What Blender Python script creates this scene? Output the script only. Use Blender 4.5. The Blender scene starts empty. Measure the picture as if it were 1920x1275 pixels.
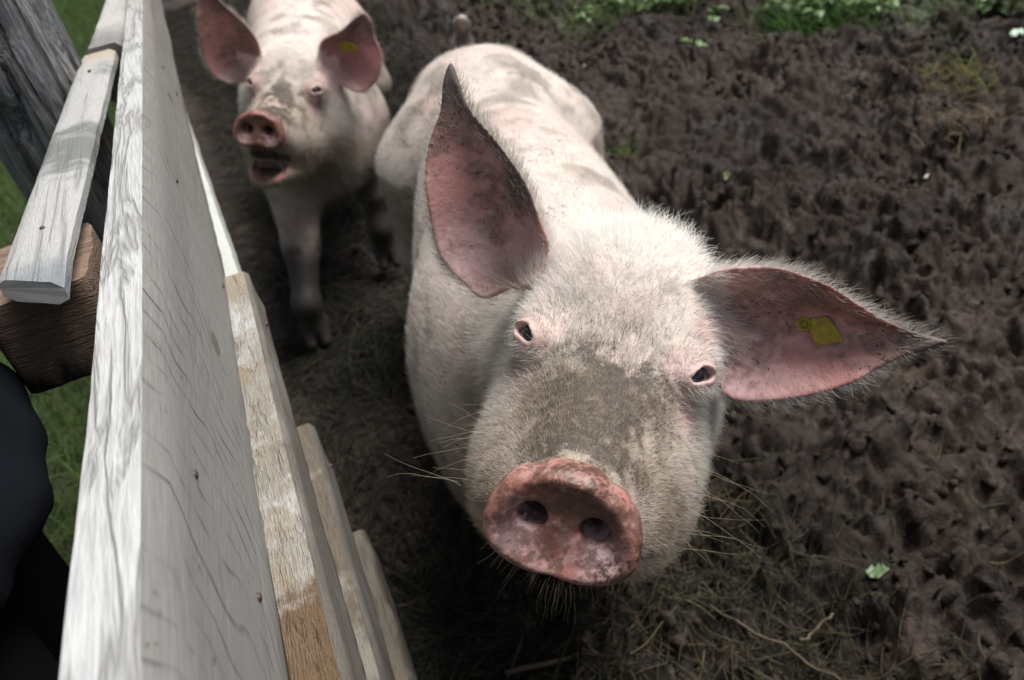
import bpy, math, random, time
import numpy as np
from concurrent.futures import ThreadPoolExecutor
from mathutils import Matrix, Vector
T0 = time.time()
rng = np.random.default_rng(7)
random.seed(7)

# ------------------------------------------------------------------ camera
# x: away from the fence into the pen, y: along the fence, z: up. Two vanishing points of the
# photograph (fence direction, nadir) give focal length, pitch, roll and yaw.
IW, IH = 1920.0, 1275.0
CEN = np.array([IW / 2, IH / 2])
VPY, NAD = np.array([230., -450.]), np.array([1370., 2550.])
FPX = math.sqrt(-np.dot(VPY - CEN, NAD - CEN))
def dirc(p):
    v = np.array([(p[0] - CEN[0]) / FPX, (p[1] - CEN[1]) / FPX, 1.0]); return v / np.linalg.norm(v)
_Y = dirc(VPY); _Z = -dirc(NAD); _X = np.cross(_Y, _Z)
MC = np.stack([_X, _Y, _Z], 1)
CAMH = 1.30
CAM = np.array([0., 0., CAMH])
def ray(px, py): return MC.T @ dirc((px, py))
def at_z(px, py, z): d = ray(px, py); return CAM + d * (z - CAMH) / d[2]
def at_x(px, py, x): d = ray(px, py); return CAM + d * x / d[0]
def at_d(px, py, t): return CAM + ray(px, py) * t

sc = bpy.context.scene
col = sc.collection
cd = bpy.data.cameras.new("camera"); cam = bpy.data.objects.new("camera", cd); col.objects.link(cam)
cd.sensor_width = 36.0; cd.lens = 36.0 * FPX / IW; cd.clip_start = 0.02; cd.clip_end = 2000
R3 = np.stack([MC[0], -MC[1], -MC[2]], 1)
cam.matrix_world = Matrix.Translation(Vector(CAM)) @ Matrix(R3.tolist()).to_4x4()
cd.dof.use_dof = True; cd.dof.focus_distance = 0.67; cd.dof.aperture_fstop = 6.6
sc.camera = cam

# ------------------------------------------------------------------ light
SUN_EL, SUN_AZ = 66.0, 85.0     # degrees; azimuth counted from +y towards +x
w = bpy.data.worlds.new("World"); sc.world = w; w.use_nodes = True
wn = w.node_tree.nodes; wl = w.node_tree.links
sky = wn.new("ShaderNodeTexSky"); sky.sky_type = 'NISHITA'; sky.sun_disc = False
sky.sun_elevation = math.radians(SUN_EL); sky.sun_rotation = math.radians(SUN_AZ)
sky.air_density = 1.0; sky.dust_density = 1.5; sky.ozone_density = 1.0
hs = wn.new("ShaderNodeHueSaturation"); hs.inputs['Saturation'].default_value = 0.45
wl.new(sky.outputs[0], hs.inputs['Color'])
wl.new(hs.outputs[0], wn["Background"].inputs[0]); wn["Background"].inputs[1].default_value = 0.05
sl = bpy.data.lights.new("sun", 'SUN'); sun = bpy.data.objects.new("sun", sl); col.objects.link(sun)
sl.energy = 3.0; sl.angle = math.radians(32); sl.color = (1.0, 0.98, 0.95)
_a, _e = math.radians(SUN_AZ), math.radians(SUN_EL)
SD = Vector((math.sin(_a) * math.cos(_e), math.cos(_a) * math.cos(_e), math.sin(_e)))
sun.rotation_euler = SD.to_track_quat('Z', 'Y').to_euler()
sc.view_settings.view_transform = 'Standard'; sc.view_settings.look = 'None'
sc.view_settings.exposure = 1.12; sc.view_settings.gamma = 1.0
sc.cycles.max_bounces = 6; sc.cycles.transparent_max_bounces = 8
sc.cycles.use_denoising = True

# ------------------------------------------------------------------ helpers
def tag(o, label=None, cat=None, group=None, kind=None):
    if label: o["label"] = label
    if cat: o["category"] = cat
    if group: o["group"] = group
    if kind: o["kind"] = kind
    return o
def mesh_obj(name, verts, faces, mat=None, parent=None, smooth=True, loc=None):
    me = bpy.data.meshes.new(name)
    verts = np.asarray(verts, np.float32)
    if isinstance(faces, np.ndarray):
        n, k = faces.shape
        me.vertices.add(len(verts)); me.vertices.foreach_set("co", verts.ravel())
        me.loops.add(n * k); me.loops.foreach_set("vertex_index", faces.astype(np.int32).ravel())
        me.polygons.add(n); me.polygons.foreach_set("loop_start", np.arange(0, n * k, k, dtype=np.int32))
        me.polygons.foreach_set("loop_total", np.full(n, k, np.int32))
        me.update(calc_edges=True)
    else:
        me.from_pydata(verts.tolist(), [], faces); me.update()
    if smooth: me.polygons.foreach_set("use_smooth", np.ones(len(me.polygons), bool))
    if mat: me.materials.append(mat)
    o = bpy.data.objects.new(name, me); col.objects.link(o)
    if parent: o.parent = parent
    if loc is not None: o.location = loc
    return o
def empty(name, loc=(0, 0, 0)):
    o = bpy.data.objects.new(name, None); col.objects.link(o); o.location = loc; o.empty_display_size = .05
    return o
def child(o, p):
    """parent o (built in world coordinates) under p keeping its place"""
    o.parent = p; o.matrix_parent_inverse = Matrix.Translation(-Vector(p.location)); return o
def color_attr(me, name, rgb):
    a = me.attributes.new(name, 'FLOAT_COLOR', 'POINT')
    a.data.foreach_set("color", np.concatenate([rgb, np.ones((len(rgb), 1))], 1).astype(np.float32).ravel())
def float_attr(me, name, v):
    a = me.attributes.new(name, 'FLOAT', 'POINT'); a.data.foreach_set("value", np.asarray(v, np.float32))
def sstep(a, b, x):
    t = np.clip((x - a) / (b - a), 0, 1); return t * t * (3 - 2 * t)
def hash3(i, j, k, s=0):
    h = (i * 374761393 + j * 668265263 + k * 2147483647 + s * 1274126177) & 0xffffffff
    h = ((h ^ (h >> 13)) * 1274126177) & 0xffffffff
    return ((h ^ (h >> 16)) & 0xffffff) / float(0xffffff)
def vnoise(P, freq, seed=0):
    """value noise in [0,1]"""
    Q = np.asarray(P, np.float64) * freq; I = np.floor(Q).astype(np.int64); F = Q - I; F = F * F * F * (F * (F * 6 - 15) + 10)
    out = 0
    for dx in (0, 1):
        wx = F[:, 0] if dx else 1 - F[:, 0]
        for dy in (0, 1):
            wy = F[:, 1] if dy else 1 - F[:, 1]
            for dz in (0, 1):
                wz = F[:, 2] if dz else 1 - F[:, 2]
                out = out + wx * wy * wz * hash3(I[:, 0] + dx, I[:, 1] + dy, I[:, 2] + dz, seed)
    return out
def fbm(P, freq, octs=4, seed=0, gain=.5):
    s = 0; a = 1; t = 0
    for o in range(octs):
        s = s + a * vnoise(P, freq * 2 ** o, seed + o * 17); t += a; a *= gain
    return s / t

# ------------------------------------------------------------------ implicit modelling
def smin(a, b, k):
    h = np.maximum(k - np.abs(a - b), 0) / k
    return np.minimum(a, b) - h * h * k * .25
def smax(a, b, k): return -smin(-a, -b, k)
def ln(P): return np.sqrt((P * P).sum(-1))
def roundcone(P, a, b, r1, r2):
    a = np.asarray(a, np.float32); b = np.asarray(b, np.float32)
    ab = b - a; t = np.clip(((P - a) @ ab) / (ab @ ab), 0, 1)
    return ln(P - a - t[:, None] * ab) - (r1 + (r2 - r1) * t)
def ellipsoid(P, c, rad, B=None):
    q = P - np.asarray(c, np.float32)
    if B is not None: q = q @ np.asarray(B, np.float32).T
    rad = np.asarray(rad, np.float32)
    k = ln(q / rad); return (k - 1) * rad.min() * .5 + (k - 1) * k / np.maximum(ln(q / rad ** 2), 1e-6) * .5
def curve_tab(ys, vs, n=400):
    ys = np.asarray(ys, float); vs = np.asarray(vs, float); o = np.argsort(ys); ys, vs = ys[o], vs[o]
    m = np.gradient(vs, ys); x = np.linspace(ys[0], ys[-1], n); i = np.clip(np.searchsorted(ys, x) - 1, 0, len(ys) - 2)
    h = ys[i + 1] - ys[i]; t = (x - ys[i]) / h
    v = (2*t**3-3*t**2+1)*vs[i] + (t**3-2*t**2+t)*h*m[i] + (-2*t**3+3*t**2)*vs[i+1] + (t**3-t**2)*h*m[i+1]
    return x, v
class Loft:
    """implicit tube: rows (y, half width, top, bottom) along local y; egg > 0 narrows the top"""
    def __init__(s, rows, p=2.2, egg=0.0):
        r = np.array(rows, float); s.x, s.w = curve_tab(r[:, 0], r[:, 1]); s.t = curve_tab(r[:, 0], r[:, 2])[1]; s.b = curve_tab(r[:, 0], r[:, 3])[1]
        s.p, s.egg = p, egg
    def __call__(s, Q):
        y = np.clip(Q[:, 1], s.x[0], s.x[-1])
        w = np.interp(y, s.x, s.w); t = np.interp(y, s.x, s.t); b = np.interp(y, s.x, s.b)
        zc = (t + b) * .5; h = (t - b) * .5; zz = (Q[:, 2] - zc) / h
        we = w * (1 - s.egg * np.clip(zz, -1, 1))
        r = (np.abs(Q[:, 0] / we) ** s.p + np.abs(zz) ** s.p) ** (1 / s.p)
        d = (r - 1) * np.minimum(w, h); over = np.abs(Q[:, 1] - y)
        ins = np.maximum(Q[:, 1] - s.x[-1], s.x[0] - Q[:, 1])
        return np.where(over > 0, np.sqrt(np.maximum(d, 0) ** 2 + over ** 2), np.maximum(d, ins))
def poly_sdf(P2, V):
    d = np.full(len(P2), 1e9); s = np.ones(len(P2)); n = len(V)
    for i in range(n):
        a = V[i]; b = V[i - 1]; e = b - a; ww = P2 - a
        t = np.clip((ww @ e) / (e @ e), 0, 1); q = ww - t[:, None] * e
        d = np.minimum(d, (q * q).sum(1))
        c1 = P2[:, 1] >= a[1]; c2 = P2[:, 1] < b[1]; c3 = e[0] * ww[:, 1] > e[1] * ww[:, 0]
        flip = (c1 & c2 & c3) | (~c1 & ~c2 & ~c3); s = np.where(flip, -s, s)
    return s * np.sqrt(d)
def smooth_closed(V, n=64):
    V = np.asarray(V, float); m = len(V); out = []
    for i in range(m):
        p0, p1, p2, p3 = V[i - 1], V[i], V[(i + 1) % m], V[(i + 2) % m]
        for t in np.linspace(0, 1, max(2, n // m), endpoint=False):
            out.append(.5 * ((2 * p1) + (p2 - p0) * t + (2 * p0 - 5 * p1 + 4 * p2 - p3) * t * t + (3 * p1 - p0 - 3 * p2 + p3) * t ** 3))
    return np.array(out)
class Ear:
    """curved sheet: outline polygon in the plane (a: base to tip, b: across), height over the plane by cup()"""
    def __init__(s, outline_px, base_px, tip_px, d_base, d_tip, nrm_tilt, cup, thick=.0033, flip=False):
        s.flip = flip
        Bp = at_d(*base_px, d_base); Tp = at_d(*tip_px, d_tip)
        A = (Tp - Bp); s.L = np.linalg.norm(A); A /= s.L
        N = CAM - (Bp + Tp) / 2; N += np.asarray(nrm_tilt, float) * np.linalg.norm(N); N -= A * (N @ A); N /= np.linalg.norm(N)
        Bv = np.cross(N, A); s.o = Bp; s.A, s.Bv, s.N = A, Bv, N
        pts = []
        for px, py in outline_px:                         # outline rays meet the ear's own plane
            d = ray(px, py); t = ((Bp - CAM) @ N) / (d @ N); q = CAM + d * t - Bp; pts.append((q @ A, q @ Bv))
        s.V = smooth_closed(pts, 64); s.cup = cup; s.th = thick
        s.c = Bp + A * s.L * .5; s.r = np.abs(s.V - np.array([s.L * .5, 0])).max() * 1.25
        dense = smooth_closed(pts, 1200); mid = np.linspace(s.V[:, 0].min(), s.V[:, 0].max(), 60); lo = []; hi = []
        for m in mid:
            near = dense[np.abs(dense[:, 0] - m) < .006]; lo.append(near[:, 1].min()); hi.append(near[:, 1].max())
        k = np.hanning(13); k /= k.sum(); sm = lambda a: np.convolve(np.pad(a, 6, mode='edge'), k, 'valid')
        s.mid, s.lo, s.hi = mid, sm(np.array(lo)), sm(np.array(hi))
    def local(s, P):
        q = P - s.o; return q @ s.A, q @ s.Bv, q @ s.N
    def uv(s, a, b):
        lo = np.interp(a, s.mid, s.lo); hi = np.interp(a, s.mid, s.hi); v = np.clip((b - lo) / np.maximum(hi - lo, .01), -.3, 1.3); return a / s.L, (1 - v if s.flip else v)
    def height(s, a, b):
        u, v = s.uv(a, b); wd = np.interp(a, s.mid, s.hi - s.lo); return s.cup(u, v) * np.clip(wd / .075, .15, 1)
    def __call__(s, P):
        dc = ln(P - s.c.astype(np.float32)); out = np.where(dc > s.r, dc - s.r + .02, 0).astype(np.float64); m = dc <= s.r
        if m.any():
            a, b, n = s.local(P[m].astype(np.float64)); pd = poly_sdf(np.stack([a, b], 1), s.V)
            h = s.height(a, b); th = s.th * (1 + 1.2 * (1 - sstep(0, .5, a / s.L)) + 1.1 * sstep(.72, .95, a / s.L))
            out[m] = smax((np.abs(n - h) - th) * .75, pd, .006)
        return out
def surface_nets(fn, center, lo, hi, h, r0, B=8):
    """sparse surface nets on a grid that coarsens away from center: p = c + q*g(|q|)/|q|"""
    c = np.asarray(center, np.float64)
    def g(r): return np.where(r < r0, r, r0 * np.exp((r - r0) / r0))
    def gp(r): return np.where(r < r0, 1.0, np.exp((r - r0) / r0))
    def ginv(R): return np.where(R < r0, R, r0 * (1 + np.log(np.maximum(R, 1e-9) / r0)))
    def warp(q):
        r = ln(q) + 1e-9; return (c + q * (g(r) / r)[:, None]).astype(np.float32)
    qlo = []; qhi = []
    lo = np.asarray(lo) - c; hi = np.asarray(hi) - c
    corners = np.array([[x, y, z] for x in np.linspace(lo[0], hi[0], 9) for y in np.linspace(lo[1], hi[1], 9) for z in np.linspace(lo[2], hi[2], 9)])
    r = ln(corners) + 1e-9; q = corners * (ginv(r) / r)[:, None]; qlo, qhi = q.min(0) - .02, q.max(0) + .02
    bs = B * h; nb = np.ceil((qhi - qlo) / bs).astype(int)
    gi = np.stack(np.meshgrid(*[np.arange(n) for n in nb], indexing='ij'), -1).reshape(-1, 3)
    qc = qlo + (gi + .5) * bs; pool = ThreadPoolExecutor(4)
    def ev(q): return fn(warp(q))
    def pev(q, chunk=60000):
        return np.concatenate(list(pool.map(ev, [q[i:i + chunk] for i in range(0, len(q), chunk)])))
    d = pev(qc); act = gi[np.abs(d) < gp(ln(qc)) * bs * 1.25 + .004]
    off = np.stack(np.meshgrid(*[np.arange(B + 1)] * 3, indexing='ij'), -1).reshape(-1, 3)
    cor = (act[:, None, :] * B + off[None]).reshape(-1, 3)
    val = pev(qlo + cor * h).reshape(len(act), B + 1, B + 1, B + 1).astype(np.float32)
    cs = [(0,0,0),(1,0,0),(0,1,0),(1,1,0),(0,0,1),(1,0,1),(0,1,1),(1,1,1)]
    V8 = np.stack([val[:, x:x + B, y:y + B, z:z + B] for x, y, z in cs], -1)
    ins = V8 < 0; mixed = ins.any(-1) & ~ins.all(-1)
    bi, x, y, z = np.nonzero(mixed); v8 = V8[bi, x, y, z]; cell = act[bi] * B + np.stack([x, y, z], 1)
    csa = np.array(cs, float); acc = np.zeros((len(v8), 3)); cnt = np.zeros(len(v8))
    for a in range(8):
        for b in range(a + 1, 8):
            if np.abs(csa[a] - csa[b]).sum() != 1: continue
            m = (v8[:, a] < 0) != (v8[:, b] < 0); t = v8[m, a] / (v8[m, a] - v8[m, b])
            acc[m] += csa[a] + t[:, None] * (csa[b] - csa[a]); cnt[m] += 1
    verts = warp(qlo + (cell + acc / cnt[:, None]) * h)
    N = (nb * B + 2).astype(np.int64)
    key = (cell[:, 0].astype(np.int64) * N[1] + cell[:, 1]) * N[2] + cell[:, 2]
    order = np.argsort(key); sk = key[order]
    def look(cc):
        k = (cc[:, 0].astype(np.int64) * N[1] + cc[:, 1]) * N[2] + cc[:, 2]; i = np.clip(np.searchsorted(sk, k), 0, len(sk) - 1)
        return np.where(sk[i] == k, order[i], -1)
    quads = []
    for ax, ci in ((0, 1), (1, 2), (2, 4)):
        m = (v8[:, 0] < 0) != (v8[:, ci] < 0); cc = cell[m]; o1 = np.zeros(3, int); o2 = np.zeros(3, int)
        o1[(ax + 1) % 3] = 1; o2[(ax + 2) % 3] = 1
        qd = np.stack([look(cc), look(cc - o1), look(cc - o1 - o2), look(cc - o2)], 1)
        fl = v8[m, 0] < 0; qd[~fl] = qd[~fl][:, ::-1]; quads.append(qd[(qd >= 0).all(1)])
    pool.shutdown()
    return verts, np.concatenate(quads)
def drop_islands(V, F):
    """keep the largest connected piece"""
    lab = np.arange(len(V))
    while True:
        m = lab[F].min(1); new = lab.copy()
        for k in range(F.shape[1]): np.minimum.at(new, F[:, k], m)
        new = new[new]
        if (new == lab).all(): break
        lab = new
    ids, cnt = np.unique(lab, return_counts=True); keep = lab == ids[cnt.argmax()]
    mp = np.cumsum(keep) - 1; F = F[keep[F].all(1)]; return V[keep], mp[F]
def vert_normals(V, F):
    n = np.cross(V[F[:, 2]] - V[F[:, 0]], V[F[:, 3]] - V[F[:, 1]]); o = np.zeros_like(V, dtype=np.float64)
    for k in range(4): np.add.at(o, F[:, k], n)
    return o / np.maximum(ln(o), 1e-12)[:, None]

# ------------------------------------------------------------------ pigs: shared head
HEAD_ROWS = [(.188, .043, -.042, -.110), (.165, .047, -.037, -.120), (.13, .054, -.026, -.136), (.09, .062, -.012, -.158), (.05, .074, .006, -.172),
             (0, .089, .031, -.184), (-.05, .096, .058, -.194), (-.10, .100, .077, -.200), (-.15, .105, .082, -.205), (-.20, .112, .074, -.21)]
head_loft = Loft(HEAD_ROWS, 2.25, .20)
DISC_C = np.array([0, .190, -.076])
_dt = math.radians(-4); DISC_B = np.array([[1, 0, 0], [0, math.cos(_dt), math.sin(_dt)], [0, -math.sin(_dt), math.cos(_dt)]])
def sdf_disc(Q):
    q = (Q - DISC_C) @ DISC_B.T
    x, y, z = q[:, 0], q[:, 1], q[:, 2]
    ang_top = np.clip(z / .044, -1, 1)
    hw = .0550 * (1 - .17 * ang_top); hh = .043
    notch = .0055 * np.exp(-(x / .011) ** 2) * (z < 0) + .0035 * np.exp(-((np.abs(x) - .026) / .007) ** 2) * (z > 0)
    r = (np.abs(x / hw) ** 2.3 + np.abs(z / hh) ** 2.3) ** (1 / 2.3)
    d2 = (r - 1) * .044 + notch
    rim = .0030 * np.exp(-((r - .82) / .13) ** 2) - .0045 * np.exp(-(r / .6) ** 2) + .0025 * np.exp(-(x / .012) ** 2) * (r < .9)
    return smax(d2, np.abs(y + .004) - .013 - rim, .009)
def carve_nostrils(Q, d):
    q = (Q - DISC_C) @ DISC_B.T
    for sx in (-1, 1):
        a = np.array([sx * .0270, .024, -.004]); b = np.array([sx * .012, -.050, .014])
        d = smax(d, -roundcone(q, a, b, .0115, .0085), .007)
        d = smax(d, -ellipsoid(q, (sx * .0315, .017, -.012), (.015, .010, .012)), .009)
    return d
EYE_C = np.array([.0665, .004, .0005])
EYE_AX = {}
for _s in (-1, 1):
    _n = np.array([_s * .66, .62, .42]); _n /= np.linalg.norm(_n); _u = np.array([-_s * .62, .70, -.10]); _u -= _n * (_u @ _n); _u /= np.linalg.norm(_u)
    _v = np.cross(_u, _n); _v = _v if _v[2] > 0 else -_v; EYE_AX[_s] = (_n, _u, _v)
def sdf_head(Q, mouth=0.0, slim=1.0):
    d = head_loft(Q * np.array([slim, 1, 1]))
    for sx in (-1, 1):
        d = smin(d, ellipsoid(Q, (sx * .062, -.014, .006), (.028, .040, .028)), .035)      # brow
        d = smin(d, ellipsoid(Q, (sx * (.054 if slim == 1 else .046), .01, -.110), (.042, .085, .06)), .04)         # cheek
    d = smin(d, ellipsoid(Q, (0, -.10, .045), (.085, .085, .055)), .05)                     # poll
    d = smax(d, -(ln(Q * np.array([.6, 1, 1]) - np.array([0, .105, .115])) - .118), .05)     # dished face
    sx_ = np.abs(Q[:, 0])                                                                     # cheek fold, brow furrows
    d += .0022 * np.exp(-((Q[:, 1] - .075 - .25 * (Q[:, 2] + .10)) / .006) ** 2) * sstep(.045, .065, sx_) * sstep(-.155, -.13, Q[:, 2]) * sstep(-.06, -.085, Q[:, 2])
    for yy, am in ((.118, .0012), (.100, .0010), (-.045, .0010), (-.062, .0008)): d += am * np.exp(-((Q[:, 1] - yy - .02 * np.cos(Q[:, 0] * 40)) / .005) ** 2) * sstep(.05, .02, sx_) * (Q[:, 2] > -.08)
    d += .0040 * np.exp(-((Q[:, 1] - .171) / .004) ** 2) * sstep(-.10, -.05, Q[:, 2])
    d += .0018 * np.exp(-((Q[:, 1] - .150) / .006) ** 2) * sstep(-.10, -.05, Q[:, 2])        # wrinkles behind the nose
    d += .0014 * np.exp(-((Q[:, 1] - .128) / .006) ** 2) * sstep(-.10, -.05, Q[:, 2])
    for sx in (-1, 1):                                                                       # eyelids, socket
        n, u, v = EYE_AX[sx]; q = Q - EYE_C * np.array([sx, 1, 1])
        qn, qu, qv = q @ n, q @ u, q @ v
        lid = np.sqrt((qu * .74) ** 2 + (qv * .95) ** 2 + qn ** 2) - .0138
        d = smin(d, lid, .022)
        rr = np.sqrt((qu / .0130) ** 2 + ((qv + .20 * np.abs(qu)) / .0060) ** 2)
        op = np.maximum((rr - 1) * .0065, -qn + .003)
        d = smax(d, -op, .003)
        d = d - (.0008 + .0014 * (qv > 0)) * np.exp(-((rr - 1.30) / .25) ** 2) * (qn > 0)                          # lid margin
        for ra, am in ((.0205, .0022), (.0270, .0016), (.033, .0010)):
            d = d + am * np.exp(-((np.sqrt((qu * .85) ** 2 + qv ** 2) - ra) / .0026) ** 2) * (qn > -.01)
    zl = -.128 + .10 * (Q[:, 1] - .10)
    if mouth <= 0:
        d += .0035 * np.exp(-((Q[:, 2] - zl) / .004) ** 2) * sstep(.06, .10, Q[:, 1])
    d = smin(d, sdf_disc(Q), .005)
    d = carve_nostrils(Q, d)
    if mouth > 0:
        d = smax(d, -ellipsoid(Q, (0, .185, -.139), (.050, .095, .020 + .01 * mouth)), .008)
        jaw = roundcone(Q * np.array([.60, 1, 1]), (0, .03, -.168), (0, .150, -.188), .045, .020)
        jaw = smax(jaw, -ellipsoid(Q, (0, .155, -.166), (.034, .080, .024)), .006)
        d = smin(d, jaw, .012)
    return d
def body_local(P, S, Hp):
    ax = np.append(Hp[:2] - S[:2], 0); ax /= np.linalg.norm(ax); lat = np.array([ax[1], -ax[0], 0])
    q = P - np.array([S[0], S[1], 0], np.float32); return np.stack([q @ lat.astype(np.float32), q @ ax.astype(np.float32), q[:, 2]], 1)
def leg(P, pts):
    d = None
    for (a, ra), (b, rb) in zip(pts[:-1], pts[1:]):
        c = roundcone(P, a, b, ra, rb); d = c if d is None else smin(d, c, .03)
    return d
def trotter(P, foot, fwd):
    fwd = np.asarray(fwd, float); fwd = fwd / np.linalg.norm(fwd); lat = np.array([fwd[1], -fwd[0], 0]); f = np.asarray(foot, float); d = None
    for s in (-1, 1):
        c = roundcone(P, f + lat * s * .016 + np.array([0, 0, .055]), f + lat * s * .02 + fwd * .035 + np.array([0, 0, .012]), .024, .015)
        d = c if d is None else smin(d, c, .004)
        dc = roundcone(P, f + lat * s * .022 - fwd * .03 + np.array([0, 0, .085]), f + lat * s * .026 - fwd * .045 + np.array([0, 0, .055]), .012, .008)
        d = smin(d, dc, .008)
    return d
class Pig: pass

def make_main():
    g = Pig()
    g.O = np.array([.2138, .5163, .8218]); g.B = np.array([[.770, -.589, -.245], [-.437, -.767, .470], [.465, .254, .848]])
    u, _, vt = np.linalg.svd(g.B); g.B = u @ vt
    g.S = np.array([.285, .88, .5]); g.Hp = np.array([.44, 1.60, .5])
    rows = [(-.20, .10, .70, .36), (-.13, .150, .735, .31), (0, .195, .755, .27), (.2, .203, .745, .245), (.42, .188, .735, .245), (.56, .172, .715, .27),
            (.72, .186, .72, .30), (.84, .176, .705, .34), (.93, .15, .67, .40), (.985, .06, .59, .48)]
    bl = Loft(rows, 2.25, .06)
    # ears: outlines traced as rays onto planes near the skull
    def cupL(u, v):     # v: 0 outer edge .. 1 crown edge
        return .020 * (np.clip(v, 0, 1) - .45) ** 2 * 4 * (1 - .55 * u) + .028 * sstep(.60, 1.12, v) * (1 - sstep(.75, 1.0, u)) - .012 * (1 - sstep(0.0, .5, u)) + .012 * sstep(.6, 1.0, u)
    eL = Ear([(915, 562), (868, 528), (826, 480), (806, 400), (797, 330), (805, 262), (826, 205), (832, 150), (846, 117), (862, 150), (884, 200), (930, 250), (985, 325), (1012, 395), (1030, 455), (985, 520)],
             (972, 492), (846, 117), .812, .80, (-.10, 0, 0), cupL, flip=True)
    def cupR(u, v):     # v: 0 lower edge .. 1 upper edge (see axis check)
        return .020 * (np.clip(v, 0, 1) - .45) ** 2 * 4 * (1 - .55 * u) + .040 * sstep(.58, 1.12, v) * (1 - sstep(.80, 1.0, u)) - .014 * (1 - sstep(0.0, .5, u)) + .010 * sstep(.6, 1.0, u)
    eR = Ear([(1318, 560), (1345, 525), (1400, 513), (1480, 515), (1560, 542), (1640, 590), (1700, 618), (1745, 630), (1778, 641), (1745, 656), (1700, 668), (1655, 690), (1600, 720), (1520, 744), (1440, 754), (1380, 752), (1345, 715)],
             (1352, 625), (1778, 641), .792, .775, (0.05, 0, 0.05), cupR)
    g.ears = [eL, eR]
    O32 = g.O.astype(np.float32); B32 = g.B.astype(np.float32)
    nb = lambda l: g.O + g.B.T @ np.array(l)
    legs = []
    fw = -(g.Hp - g.S)[:2]; fw = np.append(fw / np.linalg.norm(fw), 0)
    for foot, top, mid in (((.175, 1.02, 0), (.18, .92, .45), (.175, .96, .22)), ((.41, .98, 0), (.40, .88, .45), (.405, .93, .22))):
        legs.append(([(np.array(top), .085), (np.array(mid), .045), (np.array(foot) + [0, 0, .12], .031), (np.array(foot) + [0, 0, .05], .033)], foot))
    for foot, hip, knee, hock in (((.255, 1.83, 0), (.33, 1.60, .5), (.27, 1.60, .33), (.26, 1.85, .24)), ((.57, 1.76, 0), (.53, 1.56, .5), (.57, 1.52, .33), (.57, 1.77, .24))):
        legs.append(([(np.array(hip), .15), (np.array(knee), .085), (np.array(hock), .036), (np.array(foot) + [0, 0, .10], .030), (np.array(foot) + [0, 0, .05], .033)], foot))
    def fn(P):
        Q = (P - O32) @ B32.T
        d = bl(body_local(P, g.S, g.Hp))
        d = smin(d, ellipsoid(P, (.285, .90, .43), (.205, .22, .25)), .08)
        nk = roundcone(P, nb((-.01, -.15, -.065)), g.S + np.array([0, .05, .02]), .108, .185); d = smin(d, nk, .06)
        d = smin(d, ellipsoid(P, (.255, .82, .45), (.165, .13, .19)), .06)
        for L, foot in legs:
            d = smin(d, leg(P, L), .05); d = smin(d, trotter(P, foot, fw), .012)
        near = ln(Q) < .42; hd = np.maximum(ln(Q) - .34, .05)
        if near.any(): hd[near] = sdf_head(Q[near].astype(np.float64))
        d = smin(d, hd, .045)
        for e, s_ in zip(g.ears, (-1, 1)):
            rt = roundcone(P, e.o + e.A * .022 - e.N * .014, nb((s_ * .058, -.095, .030)), .016, .034); d = smin(d, rt, .025); d = smin(d, e(P), .016)
        d = smin(d, leg(P, tail), .02)
        return d
    tail = [(np.array([.478, 1.80, .64]), .022), (np.array([.488, 1.835, .68]), .014), (np.array([.487, 1.81, .725]), .011), (np.array([.483, 1.79, .742]), .009)]
    t = time.time()
    V, F = surface_nets(fn, g.O, (-.1, .2, -.01), (.75, 2.0, 1.05), PH1, .30)
    V, F = drop_islands(V, F); g.V, g.F = V.astype(np.float64), F; g.N = vert_normals(g.V, F); g.Q = (g.V - g.O) @ g.B.T
    print("main pig", len(V), len(F), time.time() - t)
    return g
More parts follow.
